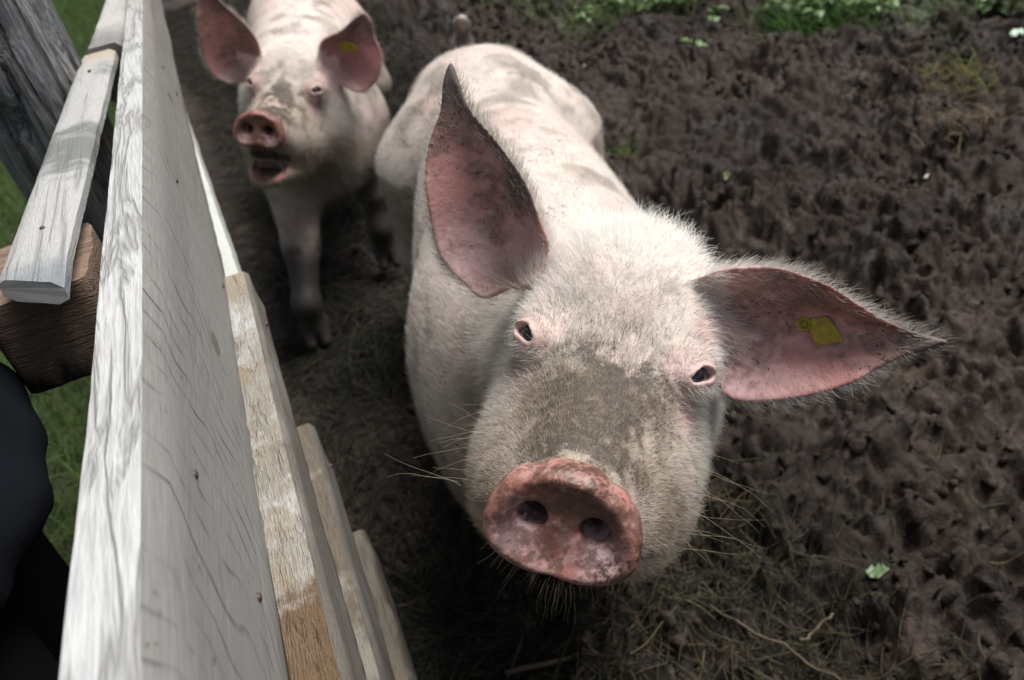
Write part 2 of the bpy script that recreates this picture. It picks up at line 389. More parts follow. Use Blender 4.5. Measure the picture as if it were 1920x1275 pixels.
def make_rear():
    g = Pig()
    g.O = np.array([.081, 1.982, .644]); g.B = np.array([[.872, -.419, -.254], [-.332, -.886, .323], [.361, .197, .912]])
    u, _, vt = np.linalg.svd(g.B); g.B = u @ vt
    g.S = np.array([.135, 2.22, .45]); g.Hp = np.array([.25, 2.92, .45])
    rows = [(-.18, .09, .62, .33), (-.12, .135, .66, .29), (0, .172, .69, .25), (.2, .178, .69, .23), (.42, .178, .69, .23), (.58, .180, .69, .25),
            (.70, .19, .69, .27), (.80, .18, .67, .31), (.88, .13, .62, .36), (.93, .05, .55, .43)]
    bl = Loft(rows, 2.25, .06)
    def cupA(u, v): return .028 * (np.clip(v, 0, 1) - .45) ** 2 * 4 * (1 - .5 * u) + .014 * sstep(.7, 1.05, v) - .02 * (1 - sstep(0.0, .5, u))
    eL = Ear([(446, 158), (425, 155), (400, 140), (383, 112), (374, 78), (370, 30), (374, -12), (384, -42), (398, -20), (418, 2), (445, 24), (470, 50), (487, 82), (488, 122), (470, 150)],
             (462, 120), (384, -42), 2.19, 2.16, (-.1, 0, 0), cupA, .005, True)
    eR = Ear([(606, 128), (598, 98), (606, 70), (640, 52), (662, 32), (680, 22), (696, 36), (702, 66), (715, 92), (716, 122), (704, 152), (682, 172), (655, 168), (624, 150)],
             (618, 110), (692, 24), 2.13, 2.11, (.15, 0, 0), cupA, .005)
    g.ears = [eL, eR]
    O32 = g.O.astype(np.float32); B32 = g.B.astype(np.float32); nb = lambda l: g.O + g.B.T @ np.array(l)
    legs = []; fw = -(g.Hp - g.S)[:2]; fw = np.append(fw / np.linalg.norm(fw), 0)
    for foot, top, mid in (((-.055, 1.90, 0), (.04, 2.14, .42), (-.015, 2.00, .23)), ((.215, 2.16, 0), (.25, 2.24, .42), (.235, 2.20, .22))):
        legs.append(([(np.array(top), .085), (np.array(mid), .046), (np.array(foot) + [0, 0, .12], .033), (np.array(foot) + [0, 0, .05], .035)], foot))
    for foot, hip, knee, hock in (((.10, 3.06, 0), (.17, 2.90, .45), (.12, 2.86, .30), (.10, 3.08, .21)), ((.38, 3.02, 0), (.33, 2.86, .45), (.38, 2.82, .30), (.38, 3.04, .21))):
        legs.append(([(np.array(hip), .13), (np.array(knee), .08), (np.array(hock), .036), (np.array(foot) + [0, 0, .10], .030), (np.array(foot) + [0, 0, .05], .033)], foot))
    tail = [(np.array([.265, 3.06, .58]), .02), (np.array([.27, 3.10, .60]), .013), (np.array([.27, 3.12, .56]), .010)]
    def fn(P):
        Q = (P - O32) @ B32.T
        d = bl(body_local(P, g.S, g.Hp))
        d = smin(d, roundcone(P, nb((0, -.13, -.065)), g.S + np.array([0, .05, .02]), .12, .165), .06)
        d = smin(d, ellipsoid(P, (.12, 2.13, .43), (.14, .12, .15)), .06)
        for L, foot in legs:
            d = smin(d, leg(P, L), .05); d = smin(d, trotter(P, foot, fw), .012)
        near = ln(Q) < .42; hd = np.maximum(ln(Q) - .34, .05)
        if near.any(): hd[near] = sdf_head(Q[near].astype(np.float64), 1.0, 1.10)
        d = smin(d, hd, .045)
        for e, s_ in zip(g.ears, (-1, 1)):
            rt = roundcone(P, e.o + e.A * .022 - e.N * .014, nb((s_ * .058, -.095, .030)), .016, .034); d = smin(d, rt, .025); d = smin(d, e(P), .016)
        return smin(d, leg(P, tail), .02)
    t = time.time()
    V, F = surface_nets(fn, g.O, (-.3, 1.7, -.01), (.6, 3.2, .95), PH2, .30)
    V, F = drop_islands(V, F); g.V, g.F = V.astype(np.float64), F; g.N = vert_normals(g.V, F); g.Q = (g.V - g.O) @ g.B.T
    print("rear pig", len(V), len(F), time.time() - t)
    return g
PH1, PH2 = .0020, .0034
# ------------------------------------------------------------------ materials
class NT:
    """small helper to write node trees"""
    def __init__(s, name):
        s.m = bpy.data.materials.new(name); s.m.use_nodes = True; s.t = s.m.node_tree; s.b = s.t.nodes["Principled BSDF"]
    def n(s, ty, **kw):
        x = s.t.nodes.new(ty)
        for k, v in kw.items():
            if k in ('inp',):
                for a, b in v.items(): s.set(x, a, b)
            else: setattr(x, k, v)
        return x
    def set(s, x, a, v):
        if isinstance(v, bpy.types.NodeSocket): s.t.links.new(v, x.inputs[a])
        else: x.inputs[a].default_value = v
    def out(s, a, v): s.set(s.b, a, v)
    def co(s, kind='Object', scale=(1, 1, 1), rot=(0, 0, 0), loc=(0, 0, 0)):
        c = s.n("ShaderNodeTexCoord"); m = s.n("ShaderNodeMapping", inp={'Vector': c.outputs[kind], 'Scale': scale, 'Rotation': rot, 'Location': loc}); return m.outputs[0]
    def noise(s, vec, scale, detail=4, rough=.55, dist=0):
        return s.n("ShaderNodeTexNoise", inp={'Vector': vec, 'Scale': scale, 'Detail': detail, 'Roughness': rough, 'Distortion': dist}).outputs['Fac']
    def ramp(s, fac, stops):
        r = s.n("ShaderNodeValToRGB", inp={'Fac': fac}); e = r.color_ramp.elements
        while len(e) < len(stops): e.new(.5)
        for i, (p, c) in enumerate(stops): e[i].position = p; e[i].color = (c if len(c) == 4 else (*c, 1)) if not isinstance(c, float) else (c, c, c, 1)
        return r.outputs['Color']
    def mix(s, fac, a, b, mode='MIX'):
        x = s.n("ShaderNodeMix", data_type='RGBA', blend_type=mode); s.set(x, 0, fac)
        s.set(x, 6, a if isinstance(a, bpy.types.NodeSocket) else (*a, 1)); s.set(x, 7, b if isinstance(b, bpy.types.NodeSocket) else (*b, 1)); return x.outputs[2]
    def math(s, op, a, b=0.0, c=0.0):
        x = s.n("ShaderNodeMath", operation=op); s.set(x, 0, a); s.set(x, 1, b); s.set(x, 2, c); return x.outputs[0]
    def attr(s, name, ty='GEOMETRY'): return s.n("ShaderNodeAttribute", attribute_name=name)
    def bump(s, h, strength, dist, prev=None):
        b = s.n("ShaderNodeBump", inp={'Height': h, 'Strength': strength, 'Distance': dist})
        if prev is not None: s.set(b, 'Normal', prev)
        return b.outputs[0]

def mat_skin():
    k = NT("pig_skin"); c = k.attr("tone").outputs['Color']; d = k.attr("dirt").outputs['Fac']; sn = k.attr("wet").outputs['Fac']
    v = k.co()
    n1 = k.noise(v, 60, 5, .6); n2 = k.noise(v, 420, 3, .6); n3 = k.noise(v, 150, 4, .65)
    c = k.mix(k.ramp(n1, [(.3, 0.0), (.7, 1.0)]), k.mix(1.0, c, (.86, .84, .83), 'MULTIPLY'), c)
    # caked specks: threshold falls as the dirt mask rises
    th = k.math('MULTIPLY_ADD', d, -.42, .80)
    sp = k.math('GREATER_THAN', k.math('ADD', k.math('MULTIPLY', n3, .6), k.math('MULTIPLY', n2, .4)), th)
    c = k.mix(k.math('MULTIPLY', sp, .75), c, (.036, .028, .021))
    cake = k.math('MULTIPLY', k.math('MULTIPLY', sn, .85), k.ramp(k.math('ADD', k.math('MULTIPLY', n1, .55), k.math('MULTIPLY', n3, .45)), [(.44, 0.0), (.53, 1.0)]))
    c = k.mix(cake, c, (.062, .030, .019))
    k.out('Base Color', c)
    k.out('Roughness', k.math('MULTIPLY_ADD', sn, -.30, .62)); k.out('Specular IOR Level', .35)
    k.out('Subsurface Weight', .2); k.out('Subsurface Radius', (.6, .25, .15)); k.out('Subsurface Scale', .012)
    b = k.bump(n2, .35, .0012); b = k.bump(n3, .35, .003, b); k.out('Normal', b)
    return k.m
def mat_hair(name, rough=.5):
    k = NT(name); c = k.attr("hair_tone").outputs['Color']; k.out('Base Color', c); k.out('Roughness', rough); k.out('Specular IOR Level', .3)
    tr = k.n("ShaderNodeBsdfTranslucent"); k.set(tr, 'Color', c)
    mx = k.n("ShaderNodeMixShader"); k.set(mx, 0, .30); k.t.links.new(k.b.outputs[0], mx.inputs[1]); k.t.links.new(tr.outputs[0], mx.inputs[2])
    k.t.links.new(mx.outputs[0], k.t.nodes["Material Output"].inputs[0]); return k.m
def mat_flat(name, rgb, rough=.6, spec=.4, bump=None, var=.25, scale=60):
    k = NT(name); v = k.co(); n = k.noise(v, scale, 4, .6)
    k.out('Base Color', k.mix(n, tuple(x * (1 - var) for x in rgb), tuple(min(1, x * (1 + var)) for x in rgb))); k.out('Roughness', rough); k.out('Specular IOR Level', spec)
    if bump: k.out('Normal', k.bump(k.noise(v, scale * 3, 4, .6), bump, .004))
    return k.m
def mat_eye():
    k = NT("eye_glass"); c = k.attr("tone").outputs['Color']; k.out('Base Color', c); k.out('Roughness', .06); k.out('Specular IOR Level', .45); k.out('Coat Weight', .0); k.out('Coat Roughness', .03); return k.m
M_SKIN, M_EYE, M_HAIR = mat_skin(), mat_eye(), mat_hair("bristle")

# ------------------------------------------------------------------ strands
def strands(name, pts, rad, tone, mat):
    """pts (n,k,3), rad (n,k), tone (n,3) -> hair curves object"""
    n, k, _ = pts.shape
    cu = bpy.data.hair_curves.new(name); cu.add_curves([k] * n)
    cu.attributes['position'].data.foreach_set("vector", pts.astype(np.float32).ravel()) if 'position' in cu.attributes else cu.position_data.foreach_set("vector", pts.astype(np.float32).ravel())
    ra = cu.attributes.get('radius') or cu.attributes.new('radius', 'FLOAT', 'POINT'); ra.data.foreach_set("value", rad.astype(np.float32).ravel())
    a = cu.attributes.new("hair_tone", 'FLOAT_COLOR', 'CURVE'); a.data.foreach_set("color", np.concatenate([tone, np.ones((n, 1))], 1).astype(np.float32).ravel())
    cu.materials.append(mat)
    o = bpy.data.objects.new(name, cu); col.objects.link(o); return o
def scatter(V, F, dens, n, rng):
    """n random surface points, probability ~ area * dens(centroid index)"""
    A, B, C_, D = V[F[:, 0]], V[F[:, 1]], V[F[:, 2]], V[F[:, 3]]
    area = .5 * ln(np.cross(C_ - A, D - B)); wgt = area * dens[F].mean(1); cum = np.cumsum(wgt)
    fi = np.searchsorted(cum, rng.random(n) * cum[-1]); fi = np.clip(fi, 0, len(F) - 1)
    s, t = rng.random((2, n)); ww = np.stack([(1 - s) * (1 - t), s * (1 - t), s * t, (1 - s) * t], 1)
    return fi, ww
def grow(V, N, F, fi, ww, comb, length, lift, rng, k=4, rad=.00010, jitter=.25, droop=.0, curl=.0):
    f = F[fi]; P = (V[f] * ww[..., None]).sum(1); n = (N[f] * ww[..., None]).sum(1); n /= np.maximum(ln(n), 1e-9)[:, None]
    cb = (comb[f] * ww[..., None]).sum(1); L = (length[f] * ww).sum(1) * (1 + .45 * rng.normal(size=len(fi)).clip(-1.2, 2)); lf = (lift[f] * ww).sum(1)
    cb = cb + rng.normal(size=cb.shape) * jitter; t = cb - n * (cb * n).sum(1)[:, None]; t /= np.maximum(ln(t), 1e-9)[:, None]
    lf = lf * (1 + .3 * rng.normal(size=len(lf)))
    d0 = t + n * lf[:, None]; d0 /= ln(d0)[:, None]
    pts = [P - n * .0006]; cur = P.copy(); d = d0
    for i in range(1, k):
        cur = cur + d * (L / (k - 1))[:, None]; pts.append(cur)
        d = d + t * .25 - n * (.12 * lf)[:, None] + np.array([0, 0, -droop]) + rng.normal(size=d.shape) * curl; d /= ln(d)[:, None]
    pts = np.stack(pts, 1); r = rad * np.linspace(1, .25, k)[None] * (.7 + .6 * rng.random((len(fi), 1)))
    return pts, np.broadcast_to(r, pts.shape[:2]), f

# ------------------------------------------------------------------ skin colours
def lerp(a, b, t): return a + (np.asarray(b) - a) * t[:, None]
def paint(g, main):
    V, N, Q = g.V, g.N, g.Q; n = len(V)
    hd = sstep(.36, .22, ln(Q - np.array([0, .02, -.05])))          # on the head
    f1 = fbm(V, 9, 4, 1); f2 = fbm(V, 26, 4, 2); f3 = fbm(V, 75, 3, 3); f4 = fbm(V, 14, 4, 5)
    tone = np.tile(np.array([.54, .465, .415]), (n, 1))
    tone = lerp(tone, (.55, .40, .365), sstep(.45, .7, f1)); tone = lerp(tone, (.27, .225, .185), sstep(.46, .66, f4) * .75); tone = lerp(tone, (.20, .17, .14), sstep(.55, .70, f4 * .6 + f2 * .4) * .7)
    dirt = .25 + .35 * sstep(.45, .7, f2) * (1 - hd)
    belly = np.maximum(sstep(.45, -.5, N[:, 2]), sstep(.60, .42, V[:, 2]) * .8) * (1 - hd); tone = lerp(tone, (.19, .145, .122), belly * .8)  # flank shade painted into the skin colour, together with belly dirt
    z0 = .30 if main else .245
    mud = sstep(z0 + .06, z0 - .05, V[:, 2] + .10 * (f2 - .5)); tone = lerp(tone, (.016, .013, .011), mud * .97); dirt = np.maximum(dirt, .0 + mud * .6)
    x, y, z = Q[:, 0], Q[:, 1], Q[:, 2]; ax = np.abs(x)
    top = sstep(-.10, -.03, z - .0 * y)
    # pink between the eyes and the ears
    tone = lerp(tone, (.62, .36, .34), hd * sstep(.05, .09, ax) * sstep(-.16, -.08, y) * sstep(.02, -.03, y) * sstep(-.03, .03, z) * .8)
    # mud patch on the bridge of the nose
    f5 = fbm(V, 170, 3, 8)
    base = np.exp(-((x - .004) / .064) ** 2) * sstep(-.035, .07, y) * sstep(.176, .158, y) * top
    if not main:
        base = base * .9; sm = hd * sstep(.46, .62, f2 * .6 + f3 * .4) * sstep(-.06, .02, y); tone = lerp(tone, (.21, .17, .135), sm * .75)
    pm = np.clip(base * (.12 + 1.3 * sstep(.36, .58, f2 * .6 + f3 * .4)) + (f5 - .5) * .5 * base, 0, 1) ** .9
    grime = hd * sstep(-.01, .07, y) * sstep(.36, .62, f4 * .5 + f2 * .5); tone = lerp(tone, (.22, .17, .12), grime * .65)
    smear = hd * sstep(-.02, .03, y) * sstep(.54, .66, f4 * .45 + f2 * .55) ; tone = lerp(tone, (.13, .105, .08), smear * .8)
    dirt = np.maximum(dirt, hd * (.10 + .42 * sstep(-.03, .07, y)) * (.7 + .6 * (f2 - .3)))
    low = hd * np.maximum(sstep(-.07, -.15, z), sstep(-.01, .07, y) * .75); tone = lerp(tone, (.29, .225, .17), low * .75)
    tone = tone + (lerp(np.tile(np.array([.095, .070, .048]), (n, 1)), (.045, .034, .025), sstep(.42, .62, f3)) - tone) * (pm * .9)[:, None]; dirt = np.maximum(dirt, np.clip(.38 + .42 * pm, 0, .74) * sstep(.03, .3, base))
    pm = np.maximum(pm, smear * .75)
    wet = np.zeros(n)
    for s in (-1, 1):
        nn, uu, vv = EYE_AX[s]; q = Q - EYE_C * np.array([s, 1, 1]); r = ln(q)
        ring = sstep(.034, .017, r) ; tone = lerp(tone, (.53, .335, .32), ring * .62); dirt = dirt * (1 - ring * .7)
        tone = lerp(tone, (.16, .10, .11), sstep(.0185, .0130, r) * .7)
        tone = lerp(tone, (.60, .30, .31), hd * np.exp(-((ln(q - np.array([s * .012, .012, -.030]))) / .016) ** 2) * .8)
    # snout disc
    q = (Q - DISC_C) @ DISC_B.T
    r = (np.abs(q[:, 0] / .055) ** 2.3 + np.abs(q[:, 2] / .043) ** 2.3) ** (1 / 2.3)
    di = sstep(-.0165, -.012, q[:, 1]) * (r < 1.12) * (y < .30)
    dc = np.tile(np.array([.32, .135, .112]), (n, 1))
    dc = lerp(dc, (.47, .29, .275), sstep(.46, .64, f3 * .5 + f5 * .5)); dc = lerp(dc, (.20, .085, .055), sstep(.48, .64, f2 * .55 + f5 * .45) * .85)
    if main:
        brown = sstep(-.008, .010, q[:, 2] + .03 * (f2 - .5)) * sstep(.98, .66, r + .4 * (f3 - .5)) * sstep(-.028, -.008, q[:, 0] + .02 * (f3 - .5)); dc = lerp(dc, (.070, .040, .026), brown * (.72 + .25 * sstep(.35, .6, f5)))
        rimc = sstep(.72, .86, r) * sstep(-.01, .02, q[:, 2]); dc = lerp(dc, (.42, .20, .165), rimc * .7 * sstep(.62, .42, f5))
    for s in (-1, 1):
        pale = np.exp(-((q[:, 0] - s * .0315) / .014) ** 2 - ((q[:, 2] + .017) / .013) ** 2) * (r < 1); dc = lerp(dc, (.66, .47, .49), np.clip(pale * 1.1, 0, 1) * sstep(.66, .44, f5 * .6 + f3 * .4))
        nd = np.sqrt((q[:, 0] - s * .025) ** 2 + (q[:, 2] + .002) ** 2); ins = sstep(.002, -.012, q[:, 1]) * sstep(.024, .016, nd)
        dc = lerp(dc, (.46, .33, .37), ins); dc = lerp(dc, (.05, .032, .042), ins * sstep(-.008, -.030, q[:, 1]))
    for s in (-1, 1):
        hole = (np.sqrt((q[:, 0] - s * .020) ** 2 + (q[:, 2] - .003) ** 2) < .020) & (q[:, 1] > -.075) & (r < .75) & (y < .3); di = np.maximum(di, hole)
    tone = tone + (dc - tone) * di[:, None]; dirt = np.where(di > .5, (.34 + .35 * sstep(.4, .65, f2) if main else .25), dirt); wet = np.maximum(wet, di * .8)
    if not main:
        up_ = (N @ g.B.T)[:, 2]; cv2 = (up_ > .25) & (z < -.135) & (z > -.20) & (y > .03) & (y < .185) & (ax < .040); tone = np.where(cv2[:, None], np.array([.055, .022, .022]), tone)
        lip = np.exp(-((z + .180) / .008) ** 2) * sstep(.10, .15, y) * (ax < .06); tone = lerp(tone, (.55, .26, .25), np.clip(lip, 0, 1))
        cav = sstep(.013, .006, np.abs(z + .142)) * (ax < .046) * (y > .06) * sstep(.205, .185, y) * (di < .5); tone = lerp(tone, (.05, .02, .02), cav)
    g.inner = np.zeros(n); g.earback = np.zeros(n); g.earu = np.zeros(n)
    for i, e in enumerate(g.ears):
        a, b, c = e.local(V); pd = poly_sdf(np.stack([a, b], 1), e.V); h = e.height(a, b); u, v = e.uv(a, b)
        on = (pd < .008) & (np.abs(c - h) < .016) & (u > -.02)
        inn = on & ((N @ e.N) > .15) & (pd < .0015); ui = np.clip(u, 0, 1)
        ic = np.tile(np.array([.56, .32, .30]) if main else np.array([.38, .17, .16]), (n, 1)); ic = lerp(ic, (.40, .18, .16), sstep(.42, .62, f2) * .8)
        ic = lerp(ic, ((.64, .42, .42) if main else (.46, .24, .23)), sstep(.42, .08, ui) * sstep(.75, .35, v) * .9)
        dk = sstep(.50 - .05 * (i == 0), .64 - .05 * (i == 0), f4 * .5 + f3 * .3 + f5 * .2 + .08 * ui); ic = lerp(ic, (.15, .09, .07), dk * .65)
        m = inn * sstep(-.02, .10, u + (.10 if i == 1 else .06) * (1 - v))
        tone = tone + (ic - tone) * m[:, None]
        rim = on * sstep(.70, .86, v + .30 * (f2 - .5)) * sstep(.10, .35, u) * ((N @ e.N) > -.2); tone = lerp(tone, (.075, .06, .048), rim * ((.85 if i == 0 else .40) if main else .4))
        tip = on * sstep(.70, .90, u + .16 * (f2 - .5)); tone = lerp(tone, (.095, .08, .068), tip * (.92 if main else .5))
        dirt = np.where(on, .35 + .2 * dk, dirt); g.inner = np.maximum(g.inner, m); g.earback = np.maximum(g.earback, on * (1 - m)); g.earu = np.where(on, u, g.earu)
    if main:
        tl = sstep(1.785, 1.80, V[:, 1]) * sstep(.655, .675, V[:, 2]); tone = lerp(tone, (.055, .046, .042), tl * .9)
    else:
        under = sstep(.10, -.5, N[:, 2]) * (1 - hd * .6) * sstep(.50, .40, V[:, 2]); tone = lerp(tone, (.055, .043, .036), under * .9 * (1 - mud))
    g.tone, g.dirt, g.wet, g.mud, g.pm, g.hd, g.di = tone, dirt, wet, mud, pm, hd, di

def eyeball(g, s, root):
    nn, uu, vv = EYE_AX[s]; c = EYE_C * np.array([s, 1, 1]); look = nn * 1.2 + np.array([0, .35, .15]); look /= np.linalg.norm(look)
    nu, nv = 24, 16; vs = []; fs = []
    ex = np.cross(look, [0, 0, 1.]); ex /= np.linalg.norm(ex); ey = np.cross(ex, look); tn = []
    for i in range(nv + 1):
        th = math.pi * i / nv
        for j in range(nu):
            ph = 2 * math.pi * j / nu; dr = look * math.cos(th) + (ex * math.cos(ph) + ey * math.sin(ph)) * math.sin(th)
            vs.append(g.O + g.B.T @ (c + nn * .0062 + dr * (.0125 + .0012 * math.exp(-(th / .45) ** 2))))
            tn.append((.012, .011, .012) if th < .55 else (.022, .025, .034) if th < 1.15 else (.035, .03, .03) if th < 1.35 else (.30, .25, .24))
    for i in range(nv):
        for j in range(nu): fs.append((i * nu + j, (i + 1) * nu + j, (i + 1) * nu + (j + 1) % nu, i * nu + (j + 1) % nu))
    o = mesh_obj("eye", vs, np.array(fs), M_EYE); color_attr(o.data, "tone", np.array(tn)); return child(o, root)
def lashes(g, s, root, n=18):
    nn, uu, vv = EYE_AX[s]; c = EYE_C * np.array([s, 1, 1]); pts = []
    r_ = np.random.default_rng(5 + s)
    for i in range(n):
        t = r_.uniform(-1, 1); p = c + uu * t * .0130 + vv * (.0115 - .0035 * t * t) + nn * .0150
        d = nn * .55 + vv * (.85 + .3 * r_.random()) + uu * (t * .5 + .1 * r_.normal()); L = r_.uniform(.007, .012); q = [p]
        for k in range(3): p = p + d / np.linalg.norm(d) * L / 3; q.append(p); d = d - vv * .10 + nn * .1
        pts.append(q)
    pts = g.O + np.array(pts) @ g.B; rad = np.broadcast_to(.00009 * np.linspace(1, .3, 4), pts.shape[:2])
    return child(strands("eyelashes", pts, rad, np.tile([.78, .75, .70], (n, 1)), M_HAIR), root)

def build_pig(g, main, root, n_fur):
    paint(g, main)
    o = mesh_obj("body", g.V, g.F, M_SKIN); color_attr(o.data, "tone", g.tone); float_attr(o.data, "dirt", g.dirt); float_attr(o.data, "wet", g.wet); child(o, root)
    for s in (-1, 1):
        eyeball(g, s, root)
        if main: lashes(g, s, root)
    # fur
    V, N, Q, F = g.V, g.N, g.Q, g.F; x, y, z = Q[:, 0], Q[:, 1], Q[:, 2]
    hd = g.hd; fw = np.append(g.Hp[:2] - g.S[:2], 0); fw /= np.linalg.norm(fw)
    back = -g.B[1]
    comb = lerp(np.tile(fw + np.array([0, 0, -.25]), (len(V), 1)), back + g.B[2] * -.1, hd)
    comb += (g.B[0][None] * (np.sign(x) * sstep(.03, .09, np.abs(x)) * .6)[:, None] - g.B[2][None] * (sstep(.05, .10, np.abs(x)) * .5)[:, None]) * hd[:, None]
    for e in g.ears:
        a, b, c = e.local(V); pd = poly_sdf(np.stack([a, b], 1), e.V); on = ((pd < .012) & (np.abs(c - e.height(a, b)) < .018)).astype(float)
        u, v = e.uv(a, b); cb = e.A[None] * .75 + e.Bv[None] * ((v - .5) * (-1.3 if e.flip else 1.3))[:, None]; comb = comb + (cb - comb) * on[:, None]
    eyer = np.full(len(V), 9.0)
    for s in (-1, 1):
        nn, uu, vv = EYE_AX[s]; q = Q - EYE_C * np.array([s, 1, 1]); eyer = np.minimum(eyer, np.where((q @ nn > -.004) & (ln(q) < .05), np.sqrt((q @ uu) ** 2 + (1.35 * (q @ vv)) ** 2), 9))
    length = .013 + 0 * x; length = length + hd * (-.013 + .0045 + .0125 * sstep(.14, -.10, y) ); length += .010 * np.exp(-((x) / .09) ** 2) * sstep(-.06, -.13, y) * sstep(-.34, -.26, y) * sstep(-.02, .05, z)
    length += .006 * hd * sstep(-.12, -.17, z); length = np.where(g.earback > .5, .011, length); length = np.where(g.inner > .5, .007, length)
    lift = .35 + .25 * hd + .5 * g.earback + .1 * g.inner + .5 * np.exp(-((x) / .09) ** 2) * sstep(-.06, -.13, y) * sstep(-.34, -.26, y) * sstep(0, .06, z)
    dens = (.22 + 1.0 * hd) * (1 - g.di) * (1 - g.mud) * sstep(.0135, .0215, eyer); dens = dens * (1 - .60 * g.pm) * (1 - .80 * g.inner) * (1 + .5 * g.earback)
    dens *= .35 + .65 * sstep(.62, .45, fbm(V, 30, 3, 11))
    if main:   # only where the camera side could ever see it: nothing on the sole side of the belly
        dens *= sstep(.02, .12, V[:, 2] - .05)
    r_ = np.random.default_rng(3); fi, ww = scatter(V, F, dens, n_fur, r_)
    pts, rad, f = grow(V, N, F, fi, ww, comb, length, lift, r_, rad=.00013 if main else .00016, curl=.05)
    dm = (np.maximum(g.pm, g.mud)[f] * ww).sum(1); tip = (np.where(g.earback > .5, sstep(.6, .85, g.earu), 0)[f] * ww).sum(1)
    lowd = (hd * sstep(-.07, -.14, z))[f].mean(1)
    crown = (sstep(-.36, -.28, y) * sstep(.06, -.03, y) * sstep(-.04, .02, z) * sstep(.13, .08, np.abs(x)))[f].mean(1); bl_ = ((1 - hd) * np.maximum(sstep(.6, -.3, N[:, 2]), sstep(.60, .42, V[:, 2]) * .8))[f].mean(1)  # last mask carries the same painted flank shade into the fur
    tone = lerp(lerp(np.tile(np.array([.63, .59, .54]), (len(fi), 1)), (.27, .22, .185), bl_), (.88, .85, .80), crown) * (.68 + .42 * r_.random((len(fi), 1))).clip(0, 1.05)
    tone = lerp(tone, (.10, .072, .047), (dm * 1.3 > r_.random(len(fi))) * .88); gd = (hd * sstep(.0, .09, y))[f].mean(1) * (.4 + .6 * r_.random(len(fi))); tone = lerp(tone, (.43, .36, .28), gd * .7); tone = lerp(tone, (.20, .17, .14), tip * .8); tone = lerp(tone, (.34, .28, .20), lowd * .7)
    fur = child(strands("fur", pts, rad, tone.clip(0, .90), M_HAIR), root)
    return o
def whiskers(g, root, specs, name="whiskers"):
    """specs: (local point, local direction, length, droop)"""
    pts = []
    r_ = np.random.default_rng(9)
    for p, d, L, dr in specs:
        p = np.array(p, float); d = np.array(d, float); q = [p]
        for k in range(6): d = d / np.linalg.norm(d); p = p + d * L / 6; q.append(p); d = d + np.array([0, 0, -dr]) + r_.normal(size=3) * .10
        pts.append(q)
    pts = g.O + np.array(pts) @ g.B
    rad = np.broadcast_to(.000085 * np.linspace(1, .4, 7), pts.shape[:2])
    return child(strands(name, pts, rad, np.tile([.55, .46, .32], (len(pts), 1)), M_HAIR), root)

# ------------------------------------------------------------------ the two pigs
gm = make_main()
pig1 = empty("pig", (.30, .95, 0)); tag(pig1, "pale pig lifting its muddy snout, one ear upright and the other drooping with a tag", "pig")
build_pig(gm, True, pig1, 190000)
ws = []
r_ = np.random.default_rng(21)
for i in range(110):     # chin and lip bristles
    t = r_.uniform(-1, 1); yy = r_.uniform(.06, .165); ws.append(((t * (.052 - .18 * max(0, yy - .10)), yy, -.128 - .03 * (1 - abs(t)) + .30 * max(0, yy - .13)), (t * .8, r_.uniform(-.1, .5), -.7 + r_.normal() * .2), r_.uniform(.008, .032), .18))
for s in (-1, 1):
    for i in range(18): ws.append(((s * r_.uniform(.072, .098), r_.uniform(.0, .10), r_.uniform(-.12, -.06)), (s, r_.uniform(-.1, .5), r_.uniform(-.5, .35)), r_.uniform(.02, .075), .06))
    for i in range(10): ws.append(((s * r_.uniform(.08, .1), r_.uniform(-.07, -.02), r_.uniform(.0, .035)), (s, r_.uniform(-.3, .3), r_.uniform(-.1, .5)), r_.uniform(.03, .07), .05))
whiskers(gm, pig1, ws)
gr = make_rear()
pig2 = empty("pig", (.15, 2.3, 0)); tag(pig2, "pink pig with open mouth and dark muddy legs, facing forward beside the plank fence", "pig")
build_pig(gr, False, pig2, 45000)

M_TAG = mat_flat("tag_plastic", (.30, .235, .012), .45, .5, .3, var=.75, scale=160)
M_TAGD = mat_flat("tag_print", (.03, .028, .01), .6, .3)
def ear_tag(e, quad_px, stud_px, stud_r, lift, root):
    """plate and stud lying just above the ear's inner face"""
    def on_ear(px, py, up):
        d = ray(px, py); h = 0.0
        for _ in range(6):
            t = ((e.o + e.N * h - CAM) @ e.N) / (d @ e.N); P = CAM + d * t; a, b, c = e.local(P); h = float(e.height(np.array([a]), np.array([b]))[0]) + up
        return P
    top = [on_ear(*p, lift) for p in quad_px]; cen = sum(top) / len(top)
    vs = []; m = len(top)
    for k, off in ((0, 0), (1, .0022)):
        for p in top: vs.append(p + e.N * off)
    fs = [tuple(range(m, 2 * m)), tuple(reversed(range(m)))] + [(i, (i + 1) % m, m + (i + 1) % m, m + i) for i in range(m)]
    o = mesh_obj("ear_tag", vs, fs, M_TAG, smooth=False); child(o, root)
    bv = o.modifiers.new("b", 'BEVEL'); bv.width = .0006; bv.segments = 2
    if stud_px:
        c = on_ear(*stud_px, lift + .0015); prof = [(.0, .0022), (.35, .0022), (.42, .001), (.62, .001), (.70, .0036), (.95, .0034), (1, .0), (.9, -.006), (.3, -.008)]
        nu = 24; vv = []; ff = []
        for r_, h_ in prof:
            for j in range(nu): a = 2 * math.pi * j / nu; vv.append(c + (e.A * math.cos(a) + e.Bv * math.sin(a)) * stud_r * max(r_, .001) + e.N * h_)
        for i in range(len(prof) - 1):
            for j in range(nu): ff.append((i * nu + j, (i + 1) * nu + j, (i + 1) * nu + (j + 1) % nu, i * nu + (j + 1) % nu))
        st = mesh_obj("stud", vv, np.array(ff), M_TAG); st.parent = o
    return o
ear_tag(gm.ears[1], [(1513, 606), (1524, 598), (1548, 594), (1556, 598), (1581, 634), (1578, 641), (1536, 649), (1530, 646)], (1508, 608), .0066, .0045, pig1)
